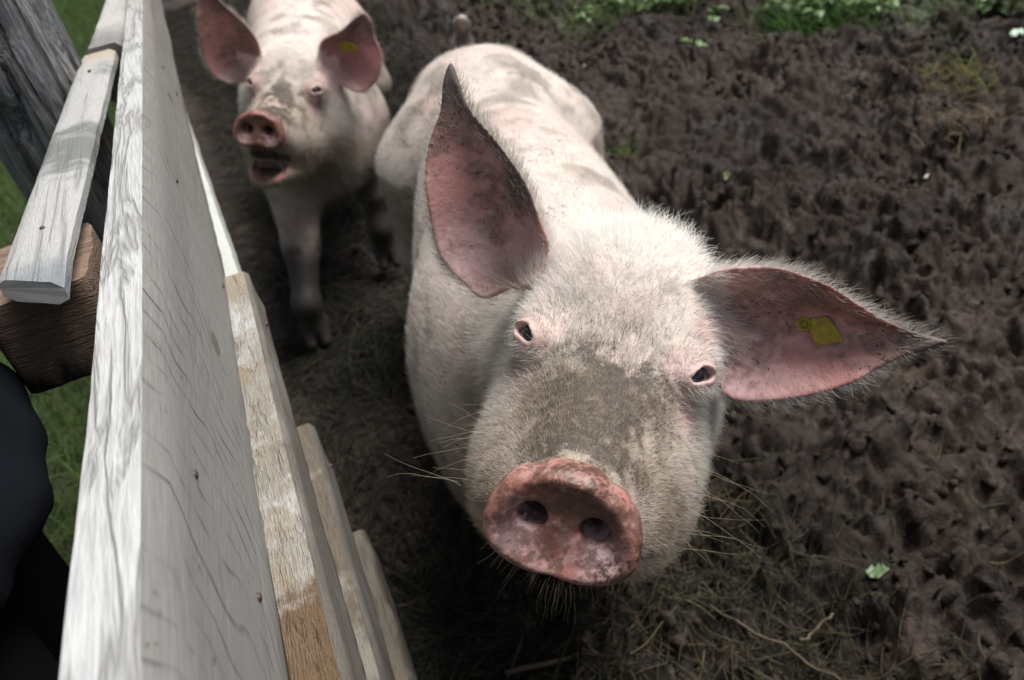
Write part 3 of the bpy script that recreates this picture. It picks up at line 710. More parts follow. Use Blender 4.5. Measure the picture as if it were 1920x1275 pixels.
ear_tag(gr.ears[1], [(636, 84), (646, 76), (662, 82), (672, 90), (672, 97), (640, 97)], None, .006, .008, pig2)
# ------------------------------------------------------------------ ground
def pen_edge(x, y): return x + .19                       # > 0 inside the pen
_hr = np.random.default_rng(404)
HOOF = [(_hr.uniform(.2, 3.0), _hr.uniform(.3, 4.2), _hr.uniform(.030, .060)) for _ in range(110)]
def mud_h(x, y):
    P = np.stack([x, y, np.zeros_like(x)], 1)
    h = .12 * (fbm(P, 1.3, 3, 31) - .5) + .17 * (fbm(P, 4.2, 2, 37) - .5)
    b1 = np.abs(vnoise(P + .08 * (fbm(P, 6, 2, 5)[:, None] - .5), 8, 41) * 2 - 1)
    wp = P + .10 * np.stack([vnoise(P, 7, 60) - .5, vnoise(P, 7, 61) - .5, 0 * x], 1) + .04 * np.stack([vnoise(P, 21, 62) - .5, vnoise(P, 21, 63) - .5, 0 * x], 1)
    rg = 1 - np.abs(fbm(wp * np.array([1, 1.6, 1]), 11, 3, 64) * 2 - 1) * 2.2
    b2 = np.abs(vnoise(wp, 19, 43) * 2 - 1); b3 = np.abs(vnoise(wp, 44, 47) * 2 - 1)
    n = .030 * (rg - .5) + .045 * (b1 - .40) + .050 * (b2 - .40) + .030 * (b3 - .40) + .016 * (vnoise(P, 85, 53) - .5)
    n = n * (.92 + .50 * sstep(.34, .66, fbm(P, 2.7, 2, 66)))
    for hx, hy, hr in HOOF:
        q2 = (x - hx) ** 2 + (y - hy) ** 2; mk = q2 < (hr * 2.2) ** 2
        if mk.any(): r1 = np.sqrt(q2[mk]) / hr; n[mk] += -.035 * np.exp(-r1 ** 4) + .012 * np.exp(-((r1 - 1.25) / .3) ** 2)
    k = sstep(-.25, -.05, x + .10 * 0) * (1 - .85 * sstep(6, 9, np.hypot(x, y)))
    tread = .45 + .55 * sstep(.12, .30, x - .10 * y * 0 + .0)
    return (h + n * tread) * k * .8 + .02 * (1 - k) * (vnoise(P, 3, 3) - .5) - .012
def axis(lo, hi, h, far, g=1.13):
    a = list(np.arange(lo, hi, h)); s = h
    up = [a[-1]]
    while up[-1] < far: s *= g; up.append(up[-1] + s)
    s = h; dn = [a[0]]
    while dn[-1] > -far: s *= g; dn.append(dn[-1] - s)
    return np.array(dn[:0:-1] + a + up[1:])
gx, gy = axis(-.25, 3.1, .0075, 320), axis(-.35, 4.3, .0092, 320)
GX, GY = np.meshgrid(gx, gy, indexing='xy'); gxx, gyy = GX.ravel(), GY.ravel()
near = (np.abs(gxx) < 12) & (np.abs(gyy) < 14); gz = np.full(len(gxx), -.012); gz[near] = mud_h(gxx[near], gyy[near])
nx, ny = len(gx), len(gy); idx = np.arange(nx * ny).reshape(ny, nx)
gf = np.stack([idx[:-1, :-1].ravel(), idx[:-1, 1:].ravel(), idx[1:, 1:].ravel(), idx[1:, :-1].ravel()], 1)
def green_mask(x, y):
    """1 where turf grows: outside the fence and along the far side of the pen"""
    P = np.stack([x, y, np.zeros_like(x)], 1); n = fbm(P, 1.6, 4, 71)
    far = sstep(-.15, .55, (y - (4.60 - .62 * x + 5 * sstep(1.5, .6, x))) * .85 + (n - .5) * 2.4)
    return np.maximum(sstep(-.20, -.30, x + .09 * np.maximum(y - 1.8, 0)), far)
gm_ = np.ones(len(gxx)); gm_[near] = green_mask(gxx[near], gyy[near])
def mat_ground():
    k = NT("ground_soil"); v = k.co(); g = k.attr("green").outputs['Fac']
    n1, n2, n3 = k.noise(v, 5, 6, .6), k.noise(v, 38, 6, .65), k.noise(v, 190, 4, .6)
    c = k.mix(k.ramp(n1, [(.32, 0.0), (.68, 1.0)]), (.0115, .0088, .0070), (.034, .025, .0195))
    c = k.mix(k.ramp(n2, [(.42, 0.0), (.66, 1.0)]), c, (.062, .045, .035)); c = k.mix(k.ramp(n3, [(.56, 0.0), (.72, .6)]), c, (.082, .062, .050))
    big = k.noise(v, 1.7, 3, .55); c = k.mix(k.ramp(big, [(.40, .55), (.60, 0.0)]), c, (.010, .0078, .0065))
    gg = k.math('MULTIPLY', g, k.ramp(k.noise(v, 9, 4, .6), [(.35, .35), (.60, 1.0)])); c = k.mix(gg, c, k.mix(n2, (.022, .034, .010), (.042, .058, .017)))
    k.out('Base Color', c); k.out('Roughness', k.ramp(n1, [(.36, .34), (.46, .62), (.6, .85)])); k.out('Specular IOR Level', .14)
    b = k.bump(n3, .55, .006); b = k.bump(n2, .6, .014, b); k.out('Normal', b); return k.m
M_SOIL = mat_ground()
ground = mesh_obj("ground", np.stack([gxx, gyy, gz], 1), gf, M_SOIL); float_attr(ground.data, "green", gm_)
tag(ground, "dark churned mud of the pen floor running into turf", None, None, "structure")
print("ground", time.time() - T0)

# clods lying loose on the churned mud: one mass
def icos():
    import bmesh
    bm = bmesh.new(); bmesh.ops.create_icosphere(bm, subdivisions=2, radius=1); bm.verts.ensure_lookup_table()
    v = np.array([x.co[:] for x in bm.verts]); f = np.array([[q.index for q in p.verts] for p in bm.faces]); bm.free(); return v, f
iv, if_ = icos(); r_ = np.random.default_rng(77); VV = []; FF = []; nclod = 7000
lump = [iv * (.25 + 1.5 * fbm(iv + 7 * k, 1.9, 3, k))[:, None] for k in range(8)]
cx = r_.uniform(.05, 3.3, nclod * 2); cy = r_.uniform(-.3, 4.4, nclod * 2); keep = fbm(np.stack([cx, cy, 0 * cx], 1), 2.2, 3, 91) > .44; cx, cy = cx[keep][:nclod], cy[keep][:nclod]; cz = mud_h(cx, cy)
for i in range(len(cx)):
    s = r_.lognormal(math.log(.0062), .5); s = min(s, .017); R = np.linalg.qr(r_.normal(size=(3, 3)))[0]
    VV.append((lump[i % 8] * s * np.array([1.2, 1, .7])) @ R + np.array([cx[i], cy[i], cz[i] + s * .05])); FF.append(if_ + i * len(iv))
clods = mesh_obj("mud_clods", np.concatenate(VV), np.concatenate(FF), M_SOIL, smooth=False); float_attr(clods.data, "green", np.zeros(len(clods.data.vertices)))
tag(clods, "loose crumbs of dark mud scattered over the pen floor", None, None, "stuff")

# grass and hay
M_STRAND = mat_hair("plant_strand", .6)
def blades(name, x, y, hmin, hmax, rad, tones, lean, seed, k=5, z0=None, flat=False):
    r_ = np.random.default_rng(seed); n = len(x); z = mud_h(x, y) if z0 is None else z0
    L = r_.uniform(hmin, hmax, n); az = r_.uniform(0, 2 * np.pi, n); d = np.stack([np.cos(az) * lean, np.sin(az) * lean, np.ones(n)], 1) + r_.normal(size=(n, 3)) * .15
    if flat: d = np.stack([np.cos(az), np.sin(az), r_.normal(size=n) * .10 + .02], 1)
    p = np.stack([x, y, z], 1); pts = [p]; bend = np.stack([np.cos(az), np.sin(az), -.55 * np.ones(n)], 1) * r_.uniform(.05, .40, (n, 1))
    for i in range(1, k):
        d = d / ln(d)[:, None]; p = p + d * (L / (k - 1))[:, None]
        if flat:
            pz = mud_h(p[:, 0], p[:, 1]) + .004; p[:, 2] = np.maximum(p[:, 2] * .5 + pz * .5, pz)
        pts.append(p.copy()); d = d + (r_.normal(size=(n, 3)) * .16 if flat else bend)
    pts = np.stack(pts, 1); rr = np.broadcast_to(rad * (np.linspace(1, .75, k) if flat else np.linspace(1, .15, k))[None] * r_.uniform(.6, 1.3, (n, 1)), pts.shape[:2])
    tones = np.array(tones); t = tones[r_.integers(0, len(tones), n)] * r_.uniform(.7, 1.3, (n, 1)); o = strands(name, pts, rr, t, M_STRAND); return o
r_ = np.random.default_rng(5)
GREENS = [(.05, .10, .022), (.07, .13, .03), (.04, .085, .02), (.11, .14, .04)]
x = -np.abs(r_.uniform(.20, 2.4, 54000)); y = -1.2 + 8.9 * r_.random(54000) ** 1.2; m = x + .09 * np.maximum(y - 1.8, 0) < -.2; x, y = x[m], y[m]
o = blades("grass", x, y, .05, .16, .0019, GREENS, .45, 11); tag(o, "lush green grass growing outside the fence", None, None, "stuff")
n = 90000; x = r_.uniform(-.2, 4.2, n); y = r_.uniform(1.5, 7.5, n); P = np.stack([x, y, 0 * x], 1)
m = green_mask(x, y) * sstep(.40, .60, fbm(P, 3.5, 3, 63)) > r_.random(n) * 1.1 + .35; x, y = x[m], y[m]
o = blades("grass", x, y, .03, .11, .0018, GREENS + [(.12, .12, .05), (.16, .15, .08)], .6, 12); tag(o, "ragged weedy grass along the far edge of the mud", None, None, "stuff")
HAY = [(.012, .010, .008), (.018, .015, .010), (.026, .022, .014), (.010, .009, .008), (.060, .05, .03), (.03, .034, .016)]
n = 110000; x = r_.uniform(-.45, 1.5, n); y = r_.uniform(.2, 6.0, n); P = np.stack([x, y, 0 * x], 1)
strip = sstep(.62, .25, x - .10 * (y - 1.2)) * (x > -.14 - .09 * np.maximum(y - 3.2, 0)); nearc = sstep(1.0, .70, y) * sstep(.80, .45, x); f_ = fbm(P, 3.2, 3, 82)
m = np.maximum(strip, nearc) * (.35 + .65 * sstep(.34, .55, f_)) > r_.random(n); x, y = x[m][:44000], y[m][:44000]
z = mud_h(x, y) + .003 + .020 * r_.random(len(x)) ** 2
o = blades("hay", x, y, .04, .16, .0010, HAY, .3, 13, k=5, z0=z, flat=True); tag(o, "dark trampled hay matted over the wet mud", None, None, "stuff")
x = np.concatenate([r_.uniform(.2, 1.5, 900), r_.uniform(.05, .62, 900)]); y = np.concatenate([r_.uniform(.25, 2.6, 900), r_.uniform(.45, 1.0, 900)]); z = mud_h(x, y) + .006
m = r_.random(1800) < np.where(np.arange(1800) < 900, .10, .55); x, y, z = x[m], y[m], z[m]
o = blades("straw", x, y, .03, .14, .0011, [(.10, .078, .04), (.06, .052, .025), (.045, .055, .018), (.07, .043, .026)], .3, 14, k=4, z0=z, flat=True); tag(o, "pale straw ends strewn over the mud", None, None, "stuff")

# broad-leaved weeds at the far edge
M_WEED = NT("weed_leaf"); _v = M_WEED.co(); M_WEED.out('Base Color', M_WEED.mix(M_WEED.noise(_v, 14, 3), (.035, .085, .018), (.12, .19, .05))); M_WEED.out('Roughness', .5); M_WEED = M_WEED.m
M_STEM = mat_flat("weed_stem", (.10, .13, .04), .6)
def weed(px, py, h, n, seed, label, z=0.0, ls=.05):
    P = at_z(px, py, z); r_ = np.random.default_rng(seed); root = empty("weed", (P[0], P[1], float(mud_h(P[:1], P[1:2])[0]))); vs = []; fs = []; sv = []; sf = []
    for i in range(n):
        a = r_.uniform(0, 6.28); rr = h * .55 * r_.random() ** .5; hz = h * r_.uniform(.15, 1); c = np.array([rr * math.cos(a), rr * math.sin(a), hz]); L = ls * r_.uniform(.6, 1.3); W = L * r_.uniform(.28, .45)
        d = np.array([math.cos(a + r_.normal() * .6), math.sin(a + r_.normal() * .6), r_.uniform(-.5, .4)]); d /= np.linalg.norm(d); sd = np.cross(d, [0, 0, 1]); sd /= np.linalg.norm(sd); up = np.cross(sd, d); b = len(vs)
        for t, wd in ((0, .05), (.3, .85), (.6, .9), (.85, .45), (1, .02)):
            for s in (-1, 0, 1): vs.append(c + d * L * t + sd * W * wd * s + up * (L * .18 * abs(s) * wd - L * .25 * t * t))
        for k in range(4):
            for j in range(2): q = b + k * 3 + j; fs.append((q, q + 1, q + 4, q + 3))
        b = len(sv); e = np.array([r_.normal() * .008, r_.normal() * .008, 0.])
        for t in (0, .5, 1):
            p = e + (c - e) * t + np.array([0, 0, .15 * h * math.sin(3.14 * t)])
            for k in range(3): sv.append(p + np.array([math.cos(k * 2.1), math.sin(k * 2.1), 0]) * .0013)
        for k in range(2):
            for j in range(3): sf.append((b + k * 3 + j, b + k * 3 + (j + 1) % 3, b + k * 3 + 3 + (j + 1) % 3, b + k * 3 + 3 + j))
    o = mesh_obj("foliage", vs, np.array(fs), M_WEED, root); o.modifiers.new("t", 'SOLIDIFY').thickness = .0005
    mesh_obj("stems", sv, np.array(sf), M_STEM, root); tag(root, label, "weed", "weeds along the far side of the mud"); return root
WL = "low leafy green weed growing at the far edge of the mud"
for i, (px, py, h, n, lb) in enumerate([(1090, 20, .06, 16, WL), (1160, 16, .10, 30, WL), (1225, 24, .14, 44, "spreading light green weed with many leaves on the mud's far rim"), (1290, 12, .12, 34, WL), (1340, 26, .06, 16, WL), (1490, 22, .18, 60, "tall bushy weed with dense leaves beside the leafy green clump"), (1532, 46, .11, 34, WL),
        (1575, 28, .20, 66, "tallest dark green weed, its leaves hanging over bare mud"), (1650, 14, .09, 22, WL), (1850, 24, .08, 20, WL), (1898, 28, .12, 30, WL)]): weed(px, py, h, n, 300 + i, lb)
weed(1300, 100, .05, 9, 331, "tiny seedling weed rooted between churned clods on open mud")
# tufts, leaves, twigs
def tuft(px, py, label, n, tones, seed, h=.09, spread=.05):
    P = at_z(px, py, 0.0); r_ = np.random.default_rng(seed); x = P[0] + r_.normal(size=n) * spread; y = P[1] + r_.normal(size=n) * spread
    o = blades("grass_tuft", x, y, h * .5, h * 1.2, .0017, tones, .8, seed); tag(o, label, "grass tuft", "tufts left standing in the mud"); return o
tuft(1795, 150, "yellowing grass tuft with reddish stems standing alone on bare mud", 110, [(.20, .19, .06), (.10, .15, .04), (.22, .15, .06)], 101, .10, .055)
tuft(1800, 250, "straw coloured withered tuft curling over dark clods", 70, [(.22, .18, .09), (.18, .12, .07)], 102, .09, .05)
tuft(1530, 45, "tall leafy green clump at the mud's far edge", 320, [(.05, .11, .02), (.07, .15, .03)], 103, .20, .10)
tuft(1170, 262, "tiny green sprig in mud beside the pig's back", 60, [(.10, .15, .04)], 104, .06, .03)
def mat_leaf(name, rgb): 
    k = NT(name); v = k.co(); n = k.noise(v, 80, 5, .6); k.out('Base Color', k.mix(n, tuple(c * .55 for c in rgb), rgb)); k.out('Roughness', .5); k.out('Normal', k.bump(k.noise(v, 160, 3), .4, .003)); return k.m
def leaf(px, py, size, rot, rgb, label, seed):
    P = at_z(px, py, .02); r_ = np.random.default_rng(seed); vs = []; fs = []; n = 12; m = 5
    for i in range(n + 1):
        t = i / n; wd = math.sin(math.pi * min(t * 1.02, 1)) ** .7 * (.42 + .12 * math.sin(t * 17 + seed)) * (1 - .25 * t)
        for j in range(m):
            s = (j / (m - 1) - .5) * 2; x = (t - .5); y = s * wd * (1 + .12 * math.sin(i * 2.3 + j)); z = .16 * abs(s) ** 1.5 * wd + .10 * math.sin(t * 5 + seed) + .05 * r_.normal() * abs(s)
            vs.append((x * size, y * size, z * size))
    for i in range(n):
        for j in range(m - 1): a = i * m + j; fs.append((a, a + 1, a + m + 1, a + m))
    b = len(vs)
    for i in range(6):                                    # stalk
        t = i / 5; 
        for a in range(5): vs.append(((-.5 - .35 * t) * size, (.10 * t * t + .018 * math.cos(a * 1.257)) * size, (.02 + .018 * math.sin(a * 1.257)) * size))
    for i in range(5):
        for a in range(5): fs.append((b + i * 5 + a, b + i * 5 + (a + 1) % 5, b + (i + 1) * 5 + (a + 1) % 5, b + (i + 1) * 5 + a))
    z = float(mud_h(np.array([P[0]]), np.array([P[1]]))[0])
    o = mesh_obj("leaf", vs, fs, mat_leaf("leaf_" + str(seed), rgb), loc=(P[0], P[1], z + size * .12)); o.rotation_euler = (r_.normal() * .2, r_.normal() * .2, rot)
    md = o.modifiers.new("t", 'SOLIDIFY'); md.thickness = .0006; tag(o, label, "leaf"); return o
leaf(1648, 1062, .042, 2.4, (.11, .17, .075), "pale green crumpled leaf lying in mud in front of the pig's snout side", 1)
leaf(1356, 323, .055, .4, (.20, .21, .10), "torn yellowish leaf beside the rounded clod behind the drooping ear", 2)
leaf(1906, 72, .060, 1.2, (.42, .54, .42), "whitish green leaf at the weedy edge of the pen", 3)
leaf(1098, 112, .050, 2.0, (.18, .24, .09), "small yellow green leaf on mud beside the pig's rump", 4)
leaf(1745, 305, .026, .2, (.45, .52, .36), "tiny pale leaf scrap on a dark mud ridge", 5)
M_TWIG = mat_flat("twig_bark", (.085, .065, .040), .75, .3, .5, .45, 120)
def tube(name, pts, rads, mat, nseg=8, seed=0, rough=.0):
    r_ = np.random.default_rng(seed); pts = np.asarray(pts, float); vs = []; fs = []
    for i, p in enumerate(pts):
        d = pts[min(i + 1, len(pts) - 1)] - pts[max(i - 1, 0)]; d /= np.linalg.norm(d); a = np.cross(d, [0.3, .2, 1.]); a /= np.linalg.norm(a); b = np.cross(d, a)
        for j in range(nseg): t = 2 * math.pi * j / nseg; vs.append(p + (a * math.cos(t) + b * math.sin(t)) * rads[i] * (1 + rough * r_.normal()))
    for i in range(len(pts) - 1):
        for j in range(nseg): fs.append((i * nseg + j, i * nseg + (j + 1) % nseg, (i + 1) * nseg + (j + 1) % nseg, (i + 1) * nseg + j))
    fs.append(tuple(reversed(range(nseg)))); fs.append(tuple((len(pts) - 1) * nseg + j for j in range(nseg)))
    return mesh_obj(name, vs, fs, mat)
def twig(pxs, r0, r1, label, seed, side=None):
    P = np.array([at_z(*p, .025) for p in pxs]); n = 14; t = np.linspace(0, len(P) - 1, n); pts = np.stack([np.interp(t, np.arange(len(P)), P[:, k]) for k in range(3)], 1)
    r_ = np.random.default_rng(seed); pts[:, 2] = mud_h(pts[:, 0], pts[:, 1]) * .4 + .016; pts += r_.normal(size=pts.shape) * .0016
    o = tube("twig", pts, np.linspace(r0, r1, n), M_TWIG, 7, seed, .12); tag(o, label, "twig")
    if side is not None:
        i, ln_ = side; d = pts[i + 1] - pts[i]; d /= np.linalg.norm(d); q = pts[i] + np.outer(np.linspace(0, ln_, 5), d * .6 + np.array([-d[1], d[0], .1]) * .8)
        c = tube("side_shoot", q, np.linspace(r1, r1 * .4, 5), M_TWIG, 6, seed + 1, .1); c.parent = o
    return o
twig([(940, 1250), (1120, 1222), (1230, 1180), (1315, 1115)], .0042, .0065, "thick dark twig half buried in hay below the raised snout", 201, (9, .035))
twig([(1180, 1090), (1200, 1130), (1226, 1175)], .0045, .0035, "short brown twig hanging down beside the pig's chin", 202, None)
twig([(1330, 1130), (1480, 1200), (1580, 1262)], .0022, .0016, "thin long straw-like twig across the matted hay", 203, None)
twig([(1500, 1190), (1535, 1160), (1568, 1135)], .0026, .002, "short stub of grey twig pointing at the pale leaf", 204, None)

# ------------------------------------------------------------------ fence
def mat_wood(name, light, dark, axis_, groove, fine, ring=None, stain=None, rough=.75, gs=(90, 8), bumps=(.5, .004), worm=False):
    """sawn timber. axis_: grain direction; groove: amount of weathered dark grooves; ring: arcs of growth rings on the side"""
    k = NT(name); along, across = gs
    sc_ = [along] * 3; sc_['xyz'.index(axis_)] = across; v = k.co('Object', tuple(sc_)); v0 = k.co()
    n = k.noise(v, 1.0, 4, .55, .6); sf = [along * 7] * 3; sf['xyz'.index(axis_)] = along * .55; f = k.noise(k.co('Object', tuple(sf)), 1.0, 3, .6)
    big = k.noise(v0, 6, 5, .6)
    g = k.ramp(n, [(.0, 0.0), (.44, 0.0), (.50, 1.0), (.56, 0.0), (1, 0.0)]) if worm else k.ramp(n, [(.30, 1.0), (.46, 0.0)])
    c = k.mix(k.math('MULTIPLY', g, groove), light, dark)
    c = k.mix(k.math('MULTIPLY', k.ramp(f, [(.35, 1.0), (.62, 0.0)]), fine), c, tuple(x * .6 for x in light))
    c = k.mix(k.math('MULTIPLY', k.ramp(big, [(.45, 0.0), (.70, 1.0)]), .35), c, tuple((a + b) * .5 for a, b in zip(light, dark)))
    h = k.math('ADD', k.math('MULTIPLY', g, -.8), f)
    if ring:
        a, zm, freq, dk, thin = ring; s = k.n("ShaderNodeSeparateXYZ", inp={'Vector': v0}); yy, zz = s.outputs[1], s.outputs[2]
        dz = k.math('MINIMUM', k.math('SUBTRACT', zz, zm), .0); ph = k.math('ADD', yy, k.math('MULTIPLY', k.math('MULTIPLY', dz, dz), a))
        ph = k.math('ADD', ph, k.math('MULTIPLY', k.noise(k.co('Object', (2, 2.5, 5)), 1.5, 2, .5), .14))
        fr = k.math('FRACT', k.math('MULTIPLY', ph, freq)); li = k.ramp(fr, [(0.0, 0.0), (1 - thin, 0.0), (1 - thin * .3, 1.0), (1.0, .0)])
        br = k.ramp(k.noise(v0, 18, 4, .6), [(.40, 0.0), (.62, 1.0)])
        c = k.mix(k.math('MULTIPLY', k.math('MULTIPLY', li, br), dk), c, dark); h = k.math('ADD', h, k.math('MULTIPLY', li, -.4))
    if stain: c = stain(k, c, v0)
    k.out('Base Color', c); k.out('Roughness', rough); k.out('Specular IOR Level', .25); k.out('Normal', k.bump(h, bumps[0], bumps[1])); return k.m
def y_stain(lo, hi, rgb, amt, scale=30, wob=.08, inv=False):
    def fn(k, c, v0):
        s = k.n("ShaderNodeSeparateXYZ", inp={'Vector': v0}); n = k.noise(v0, scale, 5, .65)
        yy = k.math('ADD', s.outputs[1], k.math('MULTIPLY_ADD', n, wob, -wob / 2)); m = k.n("ShaderNodeMapRange", interpolation_type='SMOOTHSTEP', inp={'Value': yy, 'From Min': lo, 'From Max': hi})
        return k.mix(k.math('MULTIPLY', m.outputs[0], amt), c, k.mix(n, tuple(x * .5 for x in rgb), tuple(x * 1.3 for x in rgb)))
    return fn
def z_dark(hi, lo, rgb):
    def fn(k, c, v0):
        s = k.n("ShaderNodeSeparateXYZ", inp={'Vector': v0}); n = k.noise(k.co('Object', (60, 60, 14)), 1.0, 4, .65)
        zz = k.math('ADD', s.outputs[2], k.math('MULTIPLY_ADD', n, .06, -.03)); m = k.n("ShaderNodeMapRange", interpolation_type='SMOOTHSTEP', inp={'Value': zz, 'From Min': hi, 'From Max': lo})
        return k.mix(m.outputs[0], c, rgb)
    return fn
def chain(*fs):
    def fn(k, c, v0):
        for f in fs: c = f(k, c, v0)
        return c
    return fn
def knot(y0, z0, r, rgb):
    def fn(k, c, v0):
        s = k.n("ShaderNodeSeparateXYZ", inp={'Vector': v0}); a = k.math('SUBTRACT', s.outputs[1], y0); b = k.math('MULTIPLY', k.math('SUBTRACT', s.outputs[2], z0), 1.5)
        d = k.math('SQRT', k.math('ADD', k.math('MULTIPLY', a, a), k.math('MULTIPLY', b, b))); d = k.math('ADD', d, k.math('MULTIPLY_ADD', k.noise(v0, 60, 3), .012, -.006))
        return k.mix(k.ramp(k.math('DIVIDE', d, r * 2), [(.0, .75), (.30, .55), (.42, .9), (.5, .25), (.62, .0)]), c, rgb)
    return fn
def blotch(rgb, amt, scale, t0, t1, stretch=(1, 1, 1)):
    def fn(k, c, v0):
        n = k.noise(k.co('Object', stretch), scale, 5, .65); return k.mix(k.math('MULTIPLY', k.ramp(n, [(t0, 0.0), (t1, 1.0)]), amt), c, rgb)
    return fn
M_TOP = mat_wood("plank_top", (.42, .42, .415), (.105, .10, .09), 'y', .75, .6, None, chain(y_stain(1.20, 1.75, (.30, .27, .22), .55), blotch((.36, .33, .28), .5, 9, .55, .75)), bumps=(.55, .004), gs=(40, 4.5), worm=True)
M_SIDE = mat_wood("plank_side", (.235, .23, .215), (.05, .046, .04), 'y', .14, .5, (3.4, .95, 34, 1.0, .20), chain(y_stain(.75, 1.5, (.20, .175, .14), .55, wob=.3), blotch((.19, .185, .175), .5, 5, .45, .7), blotch((.07, .055, .042), .75, 70, .655, .70), knot(.70, .855, .017, (.09, .06, .04)), knot(1.22, .93, .014, (.09, .06, .04))), gs=(60, 5), bumps=(.22, .002))
M_BAT = mat_wood("batten_wood", (.40, .395, .38), (.12, .115, .105), 'y', .7, .4, None, chain(y_stain(.76, .70, (.19, .21, .235), .75, 40, .05), blotch((.13, .14, .13), .85, 7.5, .56, .66, (.6, 1, 1)), y_stain(1.30, 1.36, (.42, .33, .22), .6, 30, .04)), gs=(150, 5), bumps=(.6, .004))
M_FAR = mat_wood("far_rail_wood", (.40, .385, .36), (.16, .14, .125), 'y', .3, .4, None, chain(y_stain(1.52, 1.40, (.14, .14, .13), .75, 40, .08)), gs=(80, 6))
M_B2 = mat_wood("board_dirty", (.31, .285, .245), (.10, .075, .055), 'y', .35, .7, None, chain(blotch((.24, .19, .13), .8, 26, .48, .62, (1, .5, 1)), blotch((.46, .455, .44), .8, 9, .50, .62), y_stain(.455, .425, (.13, .080, .040), .95, 60, .09), y_stain(.85, .93, (.30, .25, .18), .7)), gs=(110, 26), bumps=(.8, .006))
M_B2S = mat_wood("board_side_grey", (.14, .125, .105), (.035, .03, .026), 'y', .5, .8, None, blotch((.21, .195, .175), .6, 10, .5, .7), gs=(160, 6), bumps=(.5, .003))
M_B3 = mat_wood("board_brown", (.15, .125, .095), (.045, .036, .028), 'y', .4, .7, None, blotch((.26, .235, .20), .7, 14, .52, .64), gs=(110, 14), bumps=(.7, .005))
M_B4 = mat_wood("board_mossy", (.17, .15, .12), (.05, .042, .032), 'y', .5, .6, None, blotch((.22, .17, .11), .7, 16, .5, .66), gs=(110, 14), bumps=(.7, .005))
M_POST = mat_wood("post_weathered", (.26, .26, .265), (.022, .022, .024), 'z', .85, .75, None, chain(blotch((.25, .20, .16), .6, 9, .55, .7, (2, 2, .35)), blotch((.06, .055, .05), .7, 14, .55, .7, (3, 3, .3))), gs=(34, 1.6), bumps=(1.0, .010), worm=True)
M_BROWN = mat_wood("post_brown", (.30, .205, .15), (.05, .034, .026), 'x', .6, .6, None, chain(blotch((.27, .20, .15), .6, 12, .5, .68, (.4, 1, 2.4)), z_dark(.880, .845, (.012, .011, .012))), gs=(70, 3), bumps=(.9, .008))  # z_dark fades the brown to near black towards the bottom
M_LOWR = mat_wood("rail_pale", (.44, .45, .41), (.2, .19, .165), 'y', .3, .3, None, None, gs=(90, 6))

def board(name, y0, y1, xl, xr, zb, zt, mats, parent, seed=0, step=.014, rough=.0012, rad=.004, end_cut=0.0, chamfer=0.0):
    """plank along y; xl/xr/zb/zt may be functions of y. mats = (top, side). Cross-section is a rounded rectangle with slightly uneven faces"""
    F_ = lambda f, y: f(y) if callable(f) else f
    ys = np.arange(y0, y1 + step * .5, step); sec = []
    for s, n in (('b', 4), ('r', 8), ('t', 6), ('l', 8)): sec += [(s, (i + .5) / n) for i in range(n)]
    m = len(sec); V = np.zeros((len(ys), m, 3))
    for i, y in enumerate(ys):
        a, b, c, d = F_(xl, y), F_(xr, y), F_(zb, y), F_(zt, y)
        for j, (s, t) in enumerate(sec):
            if s == 'b': p = (a + rad + (b - a - 2 * rad) * t, c)
            elif s == 'r': p = (b, c + rad + (d - c - 2 * rad) * t)
            elif s == 't': p = (b - rad - (b - a - 2 * rad) * t, d)
            else: p = (a, d - rad - (d - c - 2 * rad) * t)
            V[i, j] = (p[0], y + (end_cut * (p[0] - a) / max(b - a, 1e-6) - chamfer * (d - p[1]) / (d - c) if i == 0 else 0), p[1])
    P = V.reshape(-1, 3); k = fbm(P * np.array([1, .35, 1]) + seed, 30, 3, seed + 1) - .5; k2 = fbm(P * np.array([1, .5, 1]) + seed, 140, 2, seed + 2) - .5
    cx = np.array([(F_(xl, y) + F_(xr, y)) / 2 for y in P[:, 1]]); cz = np.array([(F_(zb, y) + F_(zt, y)) / 2 for y in P[:, 1]])
    side = np.tile([s in 'rl' for s, _ in sec], len(ys))
    P[:, 0] += np.where(side, np.sign(P[:, 0] - cx), 0) * (k * 3 + k2) * rough; P[:, 2] += np.where(~side, np.sign(P[:, 2] - cz), 0) * (k * 3 + k2) * rough
    n = len(ys); fs = []; mi = []
    for i in range(n - 1):
        for j in range(m):
            jn = (j + 1) % m; fs.append((i * m + j, i * m + jn, (i + 1) * m + jn, (i + 1) * m + j)); mi.append(0 if sec[j][0] == 't' else 1)
    fs.append(tuple(range(m))[::-1]); mi.append(1); fs.append(tuple((n - 1) * m + j for j in range(m))); mi.append(1)
    o = mesh_obj(name, P, fs, mats[0], smooth=True); o.data.materials.append(mats[1]); o.data.polygons.foreach_set("material_index", mi)
    o.data.polygons[len(fs) - 1].use_smooth = False; o.data.polygons[len(fs) - 2].use_smooth = False
    e = o.modifiers.new("e", 'EDGE_SPLIT'); e.split_angle = math.radians(50)
    child(o, parent); return o
fence = empty("fence", (-.15, .9, 0)); tag(fence, "rough pale plank fence with a grey post beside the pigs", "fence")
li = lambda pts: (lambda y: float(np.interp(y, [p[0] for p in pts], [p[1] for p in pts])))
xin = lambda y: -.1255 + .018 * y
top = board("plank", -1.6, 3.4, lambda y: -.1775 + .0275 * min(y, 1.6) + .018 * max(0, y - 1.6), xin, li([(-1, .762), (.98, .762), (1.43, .862), (1.8, .92), (6.0, .925)]), 1.0, (M_TOP, M_SIDE), fence, 1, rough=.0016)
top["label"] = "thick pale top plank with rough sawn upper edge"
